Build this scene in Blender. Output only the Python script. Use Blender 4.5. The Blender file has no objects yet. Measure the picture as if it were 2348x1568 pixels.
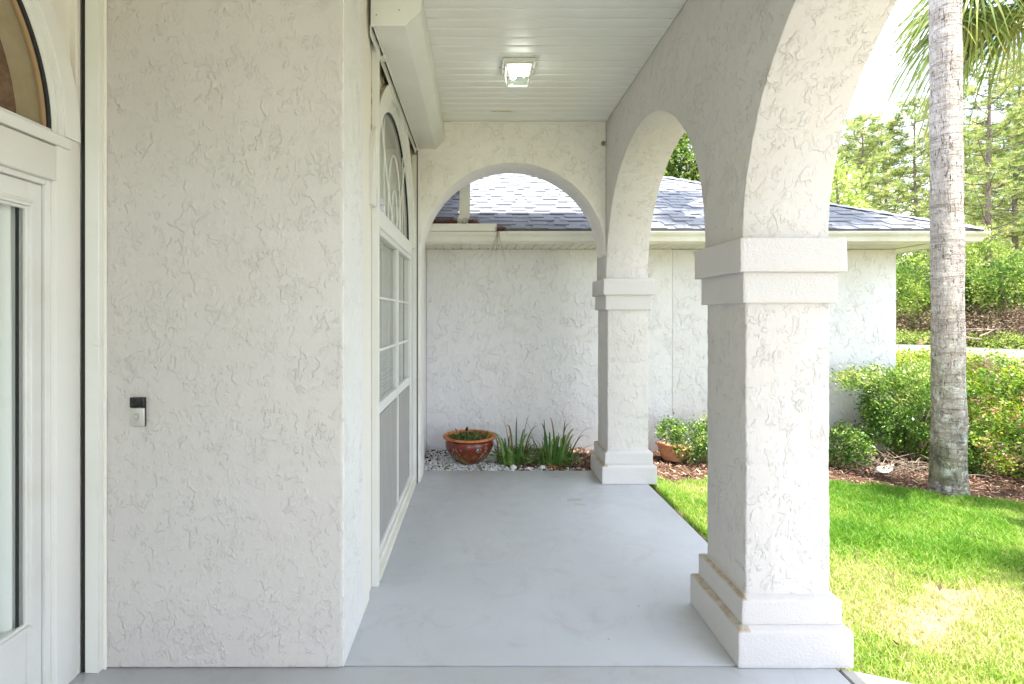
import bpy, bmesh, math, random
import numpy as np
from mathutils import Vector, Matrix, noise
R = math.radians
PI = math.pi
random.seed(7)
rng = np.random.default_rng(11)
sc = bpy.context.scene
col = sc.collection

# ------------------------------------------------------------------ camera
H = 1.52
F, VX, VY = 1190.0, 1095.0, 725.0          # focal length and vanishing point on the 2347 px wide picture
cd = bpy.data.cameras.new('camera')
cam = bpy.data.objects.new('camera', cd); col.objects.link(cam)
cam.location = (0, 0, H); cam.rotation_euler = (R(90), 0, 0)
cd.sensor_width = 36; cd.lens = 36 * F / 2347
cd.shift_x = (1173.5 - VX) / 2347; cd.shift_y = -(784 - VY) / 2347
cd.clip_start = .02; cd.clip_end = 600
sc.camera = cam

# ------------------------------------------------------------------ light
SUN = Vector((.19, -.27, 1)).normalized()
w = bpy.data.worlds.new('World'); sc.world = w; w.use_nodes = True
nt = w.node_tree; nt.nodes.clear()
out = nt.nodes.new('ShaderNodeOutputWorld'); bg = nt.nodes.new('ShaderNodeBackground')
sky = nt.nodes.new('ShaderNodeTexSky'); sky.sky_type = 'NISHITA'; sky.sun_disc = False
sky.sun_elevation = math.asin(SUN.z); sky.sun_rotation = math.atan2(SUN.x, SUN.y)
sky.air_density = 1.0; sky.dust_density = 1.0; sky.ozone_density = 1.0
tc = nt.nodes.new('ShaderNodeTexCoord')
mp = nt.nodes.new('ShaderNodeMapping'); mp.inputs['Scale'].default_value = (1, 1, 2.2); mp.inputs['Location'].default_value = (.3, .1, .25)
nz = nt.nodes.new('ShaderNodeTexNoise'); nz.inputs['Scale'].default_value = 2.4; nz.inputs['Detail'].default_value = 8; nz.inputs['Roughness'].default_value = .52
rp = nt.nodes.new('ShaderNodeValToRGB'); rp.color_ramp.elements[0].position = .42; rp.color_ramp.elements[1].position = .58
mx = nt.nodes.new('ShaderNodeMix'); mx.data_type = 'RGBA'
mx.inputs['B'].default_value = (9.2, 9.7, 10.6, 1)
nt.links.new(tc.outputs['Generated'], mp.inputs['Vector']); nt.links.new(mp.outputs[0], nz.inputs['Vector'])
nt.links.new(nz.outputs['Fac'], rp.inputs['Fac']); nt.links.new(rp.outputs['Color'], mx.inputs['Factor'])
nt.links.new(sky.outputs[0], mx.inputs['A']); nt.links.new(mx.outputs['Result'], bg.inputs['Color'])
bg.inputs['Strength'].default_value = .15
nt.links.new(bg.outputs[0], out.inputs[0])
sl = bpy.data.lights.new('sun', 'SUN'); sl.energy = 5.0; sl.angle = R(.53); sl.color = (1, .96, .90)
so = bpy.data.objects.new('sun', sl); col.objects.link(so)
so.rotation_euler = SUN.to_track_quat('Z', 'Y').to_euler(); so.location = SUN * 40
sc.view_settings.view_transform = 'Standard'; sc.view_settings.look = 'None'
sc.view_settings.exposure = 1.64; sc.view_settings.gamma = 1; sc.view_settings.use_curve_mapping = False
sc.render.engine = 'CYCLES'
sc.cycles.max_bounces = 10; sc.cycles.diffuse_bounces = 6; sc.cycles.transparent_max_bounces = 16

# ------------------------------------------------------------------ helpers
def at(px, py, d):
    return Vector(((px - VX) * d / F, d, H - (py - VY) * d / F))
def gnd(px, py, z=-.05):
    d = F * (H - z) / (py - VY); return Vector(((px - VX) * d / F, d, z))

WO = {}                                       # world origin of each object
def prop(o, label=None, cat=None, group=None, kind=None):
    if label: o['label'] = label
    if cat: o['category'] = cat
    if group: o['group'] = group
    if kind: o['kind'] = kind
    return o
def place(o, w, parent=None):
    w = Vector(w); WO[o.name] = w
    if parent is not None:
        o.parent = parent; o.location = w - WO[parent.name]
    else: o.location = w
def empty(name, loc, label=None, cat=None, group=None, parent=None):
    o = bpy.data.objects.new(name, None); col.objects.link(o); o.empty_display_size = .1
    place(o, loc, parent); return prop(o, label, cat, group)

class MB:
    def __init__(s): s.v = []; s.f = []; s.m = []; s.mi = 0
    def add(s, vs, fs):
        b = len(s.v); s.v += [tuple(v) for v in vs]
        s.f += [tuple(b + i for i in f) for f in fs]; s.m += [s.mi] * len(fs); return s
    def box(s, a, b, bev=0, seg=1):
        x0, y0, z0 = a; x1, y1, z1 = b
        if bev:
            bm = bmesh.new(); bmesh.ops.create_cube(bm, size=1)
            for v in bm.verts:
                v.co = Vector((x0 + (v.co.x + .5) * (x1 - x0), y0 + (v.co.y + .5) * (y1 - y0), z0 + (v.co.z + .5) * (z1 - z0)))
            bmesh.ops.bevel(bm, geom=bm.edges[:], offset=bev, segments=seg, affect='EDGES', profile=.5)
            return s.addbm(bm)
        vs = [(x, y, z) for x in (x0, x1) for y in (y0, y1) for z in (z0, z1)]
        return s.add(vs, [(0,1,3,2), (4,6,7,5), (0,4,5,1), (2,3,7,6), (0,2,6,4), (1,5,7,3)])
    def addbm(s, bm):
        bm.verts.index_update()
        s.add([v.co[:] for v in bm.verts], [[v.index for v in f.verts] for f in bm.faces]); bm.free(); return s
    def tube(s, pts, rad, n=8, cap=True):
        pts = [Vector(p) for p in pts]; rad = rad if hasattr(rad, '__len__') else [rad] * len(pts)
        vs = []; up = Vector((0, 0, 1))
        for i, p in enumerate(pts):
            t = (pts[min(i + 1, len(pts) - 1)] - pts[max(i - 1, 0)]).normalized()
            a = t.cross(up if abs(t.z) < .95 else Vector((1, 0, 0))).normalized(); b = t.cross(a)
            for k in range(n):
                an = 2 * PI * k / n; vs.append(p + (a * math.cos(an) + b * math.sin(an)) * rad[i])
        fs = [(i*n+k, i*n+(k+1)%n, (i+1)*n+(k+1)%n, (i+1)*n+k) for i in range(len(pts)-1) for k in range(n)]
        if cap: fs += [tuple(range(n))[::-1], tuple((len(pts)-1)*n + k for k in range(n))]
        return s.add(vs, fs)
    def lathe(s, prof, c, n=48, wob=0):
        vs = []
        for r, z in prof:
            for k in range(n):
                a = 2*PI*k/n; rr = r * (1 + wob * noise.noise(Vector((math.cos(a)*2, math.sin(a)*2, z*8))))
                vs.append((c[0]+rr*math.cos(a), c[1]+rr*math.sin(a), c[2]+z))
        return s.add(vs, [(i*n+k, i*n+(k+1)%n, (i+1)*n+(k+1)%n, (i+1)*n+k) for i in range(len(prof)-1) for k in range(n)])
    def prism(s, poly, axis, a, b, bev=0):
        """extrude polygon; axis 'x': poly=(y,z); 'y': poly=(x,z); 'z': poly=(x,y)"""
        f = {'x': lambda p, t: (t, p[0], p[1]), 'y': lambda p, t: (p[0], t, p[1]), 'z': lambda p, t: (p[0], p[1], t)}[axis]
        bm = bmesh.new(); vs = [bm.verts.new(f(p, a)) for p in poly]
        fc = bm.faces.new(vs); r = bmesh.ops.extrude_face_region(bm, geom=[fc])
        for e in r['geom']:
            if isinstance(e, bmesh.types.BMVert): e.co = Vector(f(poly[0], b))*0 + e.co + (Vector(f((0,0), b)) - Vector(f((0,0), a)))
        bmesh.ops.recalc_face_normals(bm, faces=bm.faces[:])
        if bev:
            ed = [e for e in bm.edges if len(e.link_faces) == 2 and e.calc_face_angle(0) > .6]
            bmesh.ops.bevel(bm, geom=ed, offset=bev, segments=2, affect='EDGES', profile=.5)
        bmesh.ops.triangulate(bm, faces=[q for q in bm.faces if len(q.verts) > 4], ngon_method='EAR_CLIP')
        return s.addbm(bm)
    def ring(s, yc, zc, r0, r1, a0, a1, x0, x1, n=40):
        vs = []; fs = []
        for i in range(n + 1):
            a = a0 + (a1 - a0) * i / n; c, q = math.cos(a), math.sin(a)
            vs += [(x0, yc+r0*c, zc+r0*q), (x0, yc+r1*c, zc+r1*q), (x1, yc+r1*c, zc+r1*q), (x1, yc+r0*c, zc+r0*q)]
        for i in range(n):
            b = i*4
            for k in range(4): fs.append((b+k, b+(k+1)%4, b+4+(k+1)%4, b+4+k))
        fs += [(0,1,2,3), (n*4+3, n*4+2, n*4+1, n*4)]
        return s.add(vs, fs)
    def build(s, name, mats, parent=None, smooth=False, label=None, cat=None, group=None, kind=None, org=None):
        V = np.array(s.v, dtype=float)
        if org is None: org = Vector(((V[:,0].min()+V[:,0].max())/2, (V[:,1].min()+V[:,1].max())/2, V[:,2].min()))
        else: org = Vector(org)
        me = bpy.data.meshes.new(name); me.from_pydata([tuple(v) for v in V - np.array(org)], [], s.f)
        mats = mats if isinstance(mats, (list, tuple)) else [mats]
        for m in mats: me.materials.append(m)
        me.polygons.foreach_set('material_index', s.m)
        bm = bmesh.new(); bm.from_mesh(me); bmesh.ops.recalc_face_normals(bm, faces=bm.faces[:]); bm.to_mesh(me); bm.free()
        if smooth:
            me.polygons.foreach_set('use_smooth', [True]*len(me.polygons))
            if smooth != 'all': me.set_sharp_from_angle(angle=R(smooth if smooth is not True else 40))
        o = bpy.data.objects.new(name, me); col.objects.link(o); place(o, org, parent)
        return prop(o, label, cat, group, kind)

def npmesh(name, V, Fc, mat, tint=None, parent=None, org=None, smooth=False, **k):
    V = np.asarray(V, dtype=np.float32); Fc = np.asarray(Fc, dtype=np.int32)
    if org is None: org = (float((V[:,0].min()+V[:,0].max())/2), float((V[:,1].min()+V[:,1].max())/2), float(V[:,2].min()))
    me = bpy.data.meshes.new(name); W_ = V - np.array(org, dtype=np.float32)
    me.vertices.add(len(V)); me.vertices.foreach_set('co', W_.ravel())
    n, kk = Fc.shape
    me.loops.add(n*kk); me.loops.foreach_set('vertex_index', Fc.ravel())
    me.polygons.add(n); me.polygons.foreach_set('loop_start', np.arange(n, dtype=np.int32)*kk)
    if smooth: me.polygons.foreach_set('use_smooth', np.ones(n, dtype=bool))
    if tint is not None:
        a = me.attributes.new('tint', 'FLOAT', 'POINT'); a.data.foreach_set('value', np.asarray(tint, dtype=np.float32))
    me.materials.append(mat); me.update(calc_edges=True); me.validate()
    o = bpy.data.objects.new(name, me); col.objects.link(o); place(o, org, parent)
    return prop(o, k.get('label'), k.get('cat'), k.get('group'), k.get('kind'))

def wob(o, amp=.002, f=22, cuts=None):
    me = o.data; bm = bmesh.new(); bm.from_mesh(me)
    for ax, st in (cuts or []):
        lo = min(v.co[ax] for v in bm.verts); hi = max(v.co[ax] for v in bm.verts); n_ = Vector((0, 0, 0)); n_[ax] = 1; q = lo + st
        while q < hi - st*.5:
            p = Vector((0, 0, 0)); p[ax] = q; bmesh.ops.bisect_plane(bm, geom=bm.verts[:]+bm.edges[:]+bm.faces[:], plane_co=p, plane_no=n_, dist=1e-5); q += st
    w0 = WO[o.name]
    for v in bm.verts:
        p = v.co + w0; v.co += Vector((noise.noise(p*f), noise.noise(p*f+Vector((9, 3, 1))), noise.noise(p*f+Vector((2, 8, 5)))*.4))*amp + Vector((noise.noise(p*4), noise.noise(p*4+Vector((5, 5, 5))), 0))*amp
    bm.to_mesh(me); bm.free(); return o
def dup(o, loc, parent=None, rot=None, scale=None, **k):
    c = o.copy(); col.objects.link(c); place(c, loc, parent)
    if rot is not None: c.rotation_euler = rot
    if scale is not None: c.scale = scale
    return prop(c, k.get('label'), k.get('cat'), k.get('group'), k.get('kind'))

# ------------------------------------------------------------------ materials
def mat(name, c=(.8,.8,.8), rough=.6, spec=.5, metal=0):
    m = bpy.data.materials.new(name); m.use_nodes = True
    b = m.node_tree.nodes['Principled BSDF']
    b.inputs['Base Color'].default_value = (*c, 1); b.inputs['Roughness'].default_value = rough
    b.inputs['Specular IOR Level'].default_value = spec; b.inputs['Metallic'].default_value = metal
    return m
class N:
    def __init__(s, m): s.t = m.node_tree; s.b = s.t.nodes.get('Principled BSDF'); s.pos = None
    def n(s, ty, **k):
        q = s.t.nodes.new(ty)
        for a, v in k.items(): setattr(q, a, v)
        return q
    def P(s):
        if not s.pos: s.pos = s.n('ShaderNodeNewGeometry').outputs['Position']
        return s.pos
    def l(s, a, b): s.t.links.new(a, b)
    def noise(s, scale, detail=3, rough=.5, dist=0, vec=None, loc=None, scl=None):
        q = s.n('ShaderNodeTexNoise'); q.inputs['Scale'].default_value = scale; q.inputs['Detail'].default_value = detail
        q.inputs['Roughness'].default_value = rough; q.inputs['Distortion'].default_value = dist
        v = vec or s.P()
        if loc or scl:
            mm = s.n('ShaderNodeMapping'); s.l(v, mm.inputs['Vector'])
            if loc: mm.inputs['Location'].default_value = loc
            if scl: mm.inputs['Scale'].default_value = scl
            v = mm.outputs[0]
        s.l(v, q.inputs['Vector']); return q.outputs['Fac']
    def ramp(s, f, stops):
        q = s.n('ShaderNodeValToRGB'); e = q.color_ramp.elements
        while len(e) < len(stops): e.new(.5)
        for i, (p, c) in enumerate(stops):
            e[i].position = p; e[i].color = (*c, 1) if hasattr(c, '__len__') else (c, c, c, 1)
        s.l(f, q.inputs['Fac']); return q.outputs['Color']
    def rng(s, f, a, b, c=0, d=1):
        q = s.n('ShaderNodeMapRange'); s.l(f, q.inputs['Value'])
        for i, v in zip(('From Min', 'From Max', 'To Min', 'To Max'), (a, b, c, d)): q.inputs[i].default_value = v
        return q.outputs[0]
    def math(s, op, a, b=None):
        q = s.n('ShaderNodeMath', operation=op)
        for i, v in enumerate((a, b)):
            if v is None: continue
            if isinstance(v, (int, float)): q.inputs[i].default_value = v
            else: s.l(v, q.inputs[i])
        return q.outputs[0]
    def mix(s, f, a, b, mode='MIX'):
        q = s.n('ShaderNodeMix', data_type='RGBA', blend_type=mode)
        for k, v in (('Factor', f), ('A', a), ('B', b)):
            if isinstance(v, (int, float)): q.inputs[k].default_value = v
            elif isinstance(v, tuple): q.inputs[k].default_value = (*v, 1)
            else: s.l(v, q.inputs[k])
        return q.outputs['Result']
    def bump(s, h, strength=.5, dist=.01, prev=None):
        q = s.n('ShaderNodeBump'); q.inputs['Strength'].default_value = strength; q.inputs['Distance'].default_value = dist
        s.l(h, q.inputs['Height'])
        if prev: s.l(prev, q.inputs['Normal'])
        return q.outputs['Normal']
    def sep(s):
        q = s.n('ShaderNodeSeparateXYZ'); s.l(s.P(), q.inputs[0]); return q.outputs

def stucco(name, c, depth=.004, scale=1.0, dirt=.35, seed=0, rough=.55, cut=.5):
    m = mat(name, c, rough, .4); k = N(m)
    # skip-trowel plaster: thin broken lips and shallow plateaus over a flatter coat
    wv = k.n('ShaderNodeMapping'); wv.inputs['Scale'].default_value = (1, 1, .72); k.l(k.P(), wv.inputs['Vector']); wv = wv.outputs[0]
    n1 = k.noise(11*scale, 5, .58, .25, loc=(seed, seed*2, 0), vec=wv)
    n2 = k.noise(19*scale, 5, .58, .2, loc=(seed+5, 3, 1), vec=wv)
    m1 = k.rng(k.noise(6*scale, 3, .6, .4, loc=(9, seed, 2)), .40, .62)
    m2 = k.rng(k.noise(7*scale, 3, .6, .4, loc=(1, seed, 7)), .48, .60)
    def worm(n_, c_, wd_):       # steep on one side, long on the other
        return k.math('MULTIPLY', k.rng(n_, c_, c_+wd_*.45), k.rng(n_, c_+wd_*3.2, c_+wd_*.5))
    h = k.math('MULTIPLY', worm(n1, cut, .10), m1)
    h = k.math('ADD', h, k.math('MULTIPLY', k.math('MULTIPLY', worm(n2, .52, .11), m2), .8))
    h = k.math('ADD', h, k.math('MULTIPLY', k.rng(n1, .3, .7), .5))
    h = k.math('ADD', h, k.math('MULTIPLY', k.noise(55*scale, 3, .6), .35))
    h = k.math('ADD', h, k.math('MULTIPLY', k.noise(3.5, 2), 2.5))
    k.l(k.bump(h, 1.0, depth), k.b.inputs['Normal'])
    big = k.noise(1.1, 4, .6, .6, loc=(seed, 0, 4))
    cc = k.mix(k.rng(big, .40, .75, 0, dirt), c, tuple(x*y for x, y in zip(c, (.93, .90, .84))))
    st = k.rng(k.noise(2.6, 6, .75, 1.2, loc=(2, seed, 9)), .60, .80, 0, .5)
    cc = k.mix(st, cc, tuple(x*y for x, y in zip(c, (.90, .80, .64))))
    k.l(cc, k.b.inputs['Base Color'])
    return m, k
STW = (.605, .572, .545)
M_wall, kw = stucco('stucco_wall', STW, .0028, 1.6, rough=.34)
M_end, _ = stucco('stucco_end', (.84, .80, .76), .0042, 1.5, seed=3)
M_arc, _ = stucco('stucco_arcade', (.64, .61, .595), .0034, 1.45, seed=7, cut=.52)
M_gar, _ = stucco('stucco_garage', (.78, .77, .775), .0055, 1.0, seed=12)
X0S = 1.182
def sand(name, c, d=.0016):
    m = mat(name, c, .65, .35); k = N(m)
    h = k.math('ADD', k.noise(120, 3, .6), k.math('MULTIPLY', k.noise(6, 3), .8))
    k.l(k.bump(h, 1, d), k.b.inputs['Normal'])
    nrm = k.n('ShaderNodeNewGeometry'); sp = k.n('ShaderNodeSeparateXYZ'); k.l(nrm.outputs['Normal'], sp.inputs[0])
    f = k.math('MULTIPLY', k.rng(sp.outputs['Z'], .3, .9), k.rng(k.noise(14, 4, .7), .3, .6, .1, .9))
    f = k.math('MULTIPLY', f, k.rng(k.sep()['X'], X0S, X0S-.006))
    k.l(k.mix(f, c, (.36, .27, .15)), k.b.inputs['Base Color'])
    return m
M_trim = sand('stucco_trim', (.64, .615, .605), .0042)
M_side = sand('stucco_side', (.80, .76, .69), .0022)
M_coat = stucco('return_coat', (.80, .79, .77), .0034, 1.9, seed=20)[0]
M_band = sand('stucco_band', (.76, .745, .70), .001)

M_floor = mat('painted_concrete', (.44, .455, .485), .42, .45); k = N(M_floor)
h = k.math('ADD', k.math('MULTIPLY', k.noise(230, 3, .6), .35), k.noise(9, 4, .6))
k.l(k.bump(h, .6, .002), k.b.inputs['Normal'])
c_ = k.mix(k.rng(k.noise(1.6, 5, .6, .5), .35, .7, 0, .6), (.53, .545, .575), (.46, .475, .50))
c_ = k.mix(k.rng(k.noise(45, 2, .5, 0, loc=(3, 8, 0)), .80, .83, 0, .8), c_, (.2, .17, .13))
c_ = k.mix(k.rng(k.noise(3.5, 6, .75, 1.5, loc=(7, 2, 0)), .52, .78, 0, .55), c_, (.37, .355, .34))
k.l(c_, k.b.inputs['Base Color'])
k.l(k.rng(k.noise(6, 4, .6), .3, .7, .30, .55), k.b.inputs['Roughness'])

M_conc = mat('concrete_path', (.5, .48, .44), .85); k = N(M_conc)
k.l(k.mix(k.noise(20, 5, .7), (.42, .40, .37), (.58, .56, .52)), k.b.inputs['Base Color'])
k.l(k.bump(k.noise(180, 3), .6, .002), k.b.inputs['Normal'])

def paint(name, c, rough=.4, var=.06, sc_=3, bump=.0006):
    m = mat(name, c, rough, .5); k = N(m)
    k.l(k.mix(k.rng(k.noise(sc_, 5, .65, .4), .35, .75), c, tuple(x*(1-var*q) for x, q in zip(c, (1, 1.2, 1.8)))), k.b.inputs['Base Color'])
    k.l(k.bump(k.noise(sc_*9, 3), .5, bump), k.b.inputs['Normal'])
    return m
M_white = paint('white_paint', (.78, .78, .76), .35, .1)
M_vinyl = paint('white_vinyl', (.85, .84, .81), .42, .07, 1.5, .0008)
M_shut = paint('shutter_metal', (.76, .76, .72), .33, .08, 2)
M_gutter = paint('gutter_metal', (.78, .77, .70), .38, .12, 4)
M_dark = mat('dark_slot', (.012, .012, .014), .5)
M_mildew = mat('mildewed_stucco', STW, .8, .3); k = N(M_mildew)
k.l(k.mix(k.rng(k.noise(9, 5, .7, 1), .42, .6), (.13, .09, .05), (.62, .55, .42)), k.b.inputs['Base Color'])
M_rust = mat('rusty_white', (.75, .72, .66), .5); k = N(M_rust)
k.l(k.mix(k.rng(k.noise(35, 4, .7), .60, .68), (.75, .73, .68), (.45, .21, .07)), k.b.inputs['Base Color'])

def glass(name, tint=(.92, .95, .93), refl=1.0, rough=0.0):
    m = bpy.data.materials.new(name); m.use_nodes = True; t = m.node_tree; t.nodes.clear()
    o = t.nodes.new('ShaderNodeOutputMaterial'); mxs = t.nodes.new('ShaderNodeMixShader')
    tr = t.nodes.new('ShaderNodeBsdfTransparent'); tr.inputs[0].default_value = (*tint, 1)
    gl = t.nodes.new('ShaderNodeBsdfGlossy'); gl.inputs['Roughness'].default_value = rough
    fr = t.nodes.new('ShaderNodeLayerWeight'); fr.inputs[0].default_value = .5
    pw = t.nodes.new('ShaderNodeMath'); pw.operation = 'POWER'; pw.inputs[1].default_value = 5
    mu = t.nodes.new('ShaderNodeMath'); mu.operation = 'MULTIPLY_ADD'; mu.inputs[1].default_value = .9*refl; mu.inputs[2].default_value = .05; mu.use_clamp = True
    t.links.new(fr.outputs['Facing'], pw.inputs[0]); t.links.new(pw.outputs[0], mu.inputs[0]); t.links.new(mu.outputs[0], mxs.inputs[0])
    t.links.new(tr.outputs[0], mxs.inputs[1]); t.links.new(gl.outputs[0], mxs.inputs[2]); t.links.new(mxs.outputs[0], o.inputs[0])
    return m
M_glass = glass('window_glass', refl=1.25)
M_lampglass = glass('lamp_glass', (.90, .98, .94), 1.1, .08)
M_screen = bpy.data.materials.new('insect_screen'); M_screen.use_nodes = True
t = M_screen.node_tree; b = t.nodes['Principled BSDF']; b.inputs['Base Color'].default_value = (.52, .50, .48, 1); b.inputs['Roughness'].default_value = .8
k = N(M_screen); k.l(k.mix(k.noise(1, 5, .7, .3, scl=(3, 26, 2.5)), (.36, .345, .33), (.60, .58, .55)), b.inputs['Base Color'])
tr = t.nodes.new('ShaderNodeBsdfTransparent'); mxs = t.nodes.new('ShaderNodeMixShader'); mxs.inputs[0].default_value = .62
t.links.new(tr.outputs[0], mxs.inputs[1]); t.links.new(b.outputs[0], mxs.inputs[2]); t.links.new(mxs.outputs[0], t.nodes['Material Output'].inputs[0])

def leafmat(name, stops, transl=.35, rough=.45, emis=0):
    m = bpy.data.materials.new(name); m.use_nodes = True; t = m.node_tree; b = t.nodes['Principled BSDF']
    k = N(m); at_ = k.n('ShaderNodeAttribute', attribute_name='tint')
    c = k.ramp(at_.outputs['Fac'], stops); k.l(c, b.inputs['Base Color'])
    b.inputs['Roughness'].default_value = rough; b.inputs['Specular IOR Level'].default_value = .4
    tl = k.n('ShaderNodeBsdfTranslucent'); k.l(c, tl.inputs[0])
    ms = k.n('ShaderNodeMixShader'); ms.inputs[0].default_value = transl
    k.l(b.outputs[0], ms.inputs[1]); k.l(tl.outputs[0], ms.inputs[2]); k.l(ms.outputs[0], t.nodes['Material Output'].inputs[0])
    return m
M_grass = leafmat('grass_blade', [(0, (.06, .18, .012)), (.42, (.16, .38, .02)), (.72, (.44, .54, .10)), (1, (.66, .58, .34))], .4)
M_hedge = leafmat('hedge_leaf', [(0, (.05, .12, .015)), (.4, (.14, .27, .022)), (.76, (.50, .58, .05)), (.9, (.38, .20, .10)), (1, (.52, .33, .24))], .35, .35)
M_bush = leafmat('bush_leaf', [(0, (.035, .10, .02)), (.45, (.13, .27, .04)), (.8, (.38, .50, .10)), (1, (.62, .60, .30))], .3, .3)
M_far = leafmat('far_leaf', [(0, (.03, .08, .02)), (.4, (.15, .25, .04)), (.75, (.42, .52, .09)), (1, (.62, .64, .26))], .4)
M_pine = leafmat('pine_needle', [(0, (.10, .17, .06)), (.5, (.32, .40, .11)), (.85, (.56, .60, .20)), (1, (.68, .62, .28))], .55, .5)
M_palm = leafmat('palm_leaf', [(0, (.07, .13, .03)), (.5, (.20, .27, .06)), (.9, (.38, .40, .11)), (1, (.58, .45, .16))], .35, .35)
M_brown = leafmat('brown_leaf', [(0, (.05, .03, .02)), (.5, (.16, .10, .06)), (1, (.38, .27, .18))], .15, .8)
M_aloe = leafmat('aloe_leaf', [(0, (.03, .09, .02)), (.6, (.09, .20, .04)), (.92, (.24, .34, .08)), (1, (.22, .11, .06))], .1, .35)
M_stone = leafmat('pebble', [(0, (.40, .39, .38)), (.3, (.66, .655, .65)), (1, (.85, .85, .84))], 0, .7)
M_mulch = leafmat('mulch_chip', [(0, (.04, .02, .012)), (.5, (.16, .08, .05)), (.8, (.36, .22, .14)), (1, (.62, .48, .36))], 0, .85)

def bark(name, c1, c2, scl=(6, 6, 1.2), bd=.03):
    m = mat(name, c1, .9, .2); k = N(m)
    n1 = k.noise(3, 6, .7, .6, scl=scl)
    k.l(k.mix(k.rng(n1, .35, .7), c1, c2), k.b.inputs['Base Color']); k.l(k.bump(n1, 1, bd), k.b.inputs['Normal'])
    return m
M_pbark = bark('pine_bark', (.13, .095, .085), (.30, .23, .20))
M_twig = bark('twig_bark', (.20, .15, .11), (.42, .34, .26), (20, 20, 8), .004)
M_palmtrunk = mat('palm_trunk', (.4, .36, .32), .9, .2); k = N(M_palmtrunk)
vert = k.noise(1, 6, .72, 1.2, scl=(42, 42, 9)); rings = k.noise(1, 5, .65, 1.8, scl=(10, 10, 30)); blot = k.noise(5, 5, .65, .8)
crk = k.rng(k.noise(1, 4, .6, 1.5, scl=(60, 60, 10), loc=(4, 4, 4)), .60, .68)
base = k.mix(k.rng(vert, .35, .66), (.34, .285, .25), (.60, .54, .49))
base = k.mix(k.rng(blot, .42, .66, 0, .55), base, (.68, .62, .575))
rg_ = k.noise(1, 3, .55, .9, scl=(2.5, 2.5, 26), loc=(3, 1, 0))
base = k.mix(k.rng(rg_, .56, .62, 0, .45), base, (.30, .235, .19))
base = k.mix(k.math('MULTIPLY', crk, .85), base, (.13, .10, .085))
z_ = k.sep()['Z']
low = k.rng(z_, 1.5, .3)
base = k.mix(k.math('MULTIPLY', k.rng(k.noise(4, 4, .6, .8), .38, .58), k.math('MULTIPLY', low, .95)), base, (.25, .255, .15))
base = k.mix(k.math('MULTIPLY', k.rng(k.noise(13, 5, .65, .4, loc=(3, 3, 3)), .55, .60), k.rng(z_, 2.4, .8, 0, .9)), base, (.66, .69, .62))
base = k.mix(k.math('MULTIPLY', k.rng(k.noise(9, 4, .7, .5, loc=(1, 6, 3)), .46, .60), k.rng(z_, .85, .2, 0, .95)), base, (.13, .12, .11))
base = k.mix(k.math('MULTIPLY', k.rng(k.noise(8, 4, .7, .5, loc=(8, 6, 3)), .58, .64), k.rng(z_, .6, .1, 0, .8)), base, (.17, .22, .07))
k.l(base, k.b.inputs['Base Color'])
k.l(k.bump(k.math('SUBTRACT', k.math('SUBTRACT', k.math('ADD', k.math('MULTIPLY', vert, .8), k.math('MULTIPLY', rings, .9)), k.rng(rg_, .56, .60, 0, .5)), crk), 1, .022), k.b.inputs['Normal'])

M_shingle = mat('asphalt_shingle', (.26, .26, .28), .9, .3); k = N(M_shingle)
oi = k.n('ShaderNodeObjectInfo')
g = k.noise(260, 2, .7)
tone = k.math('ADD', k.math('MULTIPLY', oi.outputs['Random'], .30), k.math('MULTIPLY', k.noise(3.2, 3), .7))
k.l(k.mix(k.rng(g, .3, .7, 0, .5), k.mix(tone, (.115, .125, .155), (.235, .24, .265)), (.34, .34, .36)), k.b.inputs['Base Color'])
k.l(k.bump(g, .8, .003), k.b.inputs['Normal'])

def ground_m(name, a, b, s=3):
    m = mat(name, a, .95, .1); k = N(m)
    k.l(k.mix(k.rng(k.noise(s, 6, .7, .5), .35, .65), a, b), k.b.inputs['Base Color'])
    k.l(k.bump(k.noise(40, 4, .7), 1, .015), k.b.inputs['Normal']); return m
M_soil = ground_m('lawn_soil', (.33, .27, .19), (.24, .21, .11), 9)
M_verge = ground_m('verge', (.12, .17, .04), (.22, .22, .08), 1.2)
M_dirt = ground_m('bed_soil', (.075, .045, .03), (.15, .09, .06), 8)
M_sand = ground_m('gravel_bed', (.10, .09, .08), (.05, .042, .035), 30)
M_road = ground_m('road', (.23, .215, .215), (.27, .255, .25), 1.5)

# ------------------------------------------------------------------ THE GROUND
def sheet(name, poly, z, m, th=None, **k):
    b = MB()
    if th: b.prism(poly, 'z', z - th, z)
    else: b.add([(x, y, z) for x, y in poly], [tuple(range(len(poly)))])
    return b.build(name, m, kind='structure', **k)
G0 = -.06
sheet('ground', [(-250, -250), (300, -250), (300, 350), (-250, 350)], G0 - .03, M_verge)
EDGE = lambda x: 4.9 - max(0, x - 3.1) * .48
lawn = [(1.56, -12), (30, -12), (30, 1.0), (9, 2.2), (6, EDGE(6)), (4.5, EDGE(4.5)), (3.1, 4.9), (1.56, 4.9)]
sheet('lawn', lawn, G0, M_soil)
sheet('soil_edge', [(1.56, 2.26), (1.60, 2.26), (1.61, 3.2), (1.60, 4.0), (1.62, 4.9), (1.56, 4.9)], G0 + .006, M_dirt)
sheet('mulch_bed', [(1.56, 4.9), (3.1, 4.9), (4.5, EDGE(4.5)), (6, EDGE(6)), (9, 2.2), (11, 4), (9, 9), (5.0, 9.5), (4.9, 6.05), (1.25, 6.05), (1.25, 5.13), (1.56, 5.13)], G0 + .006, M_dirt)
sheet('gravel_bed', [(-.59, 5.12), (1.24, 5.12), (1.24, 6.05), (-.59, 6.05)], -.035, M_sand)
g = lambda a, b: tuple(gnd(a, b, G0)[:2])
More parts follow.
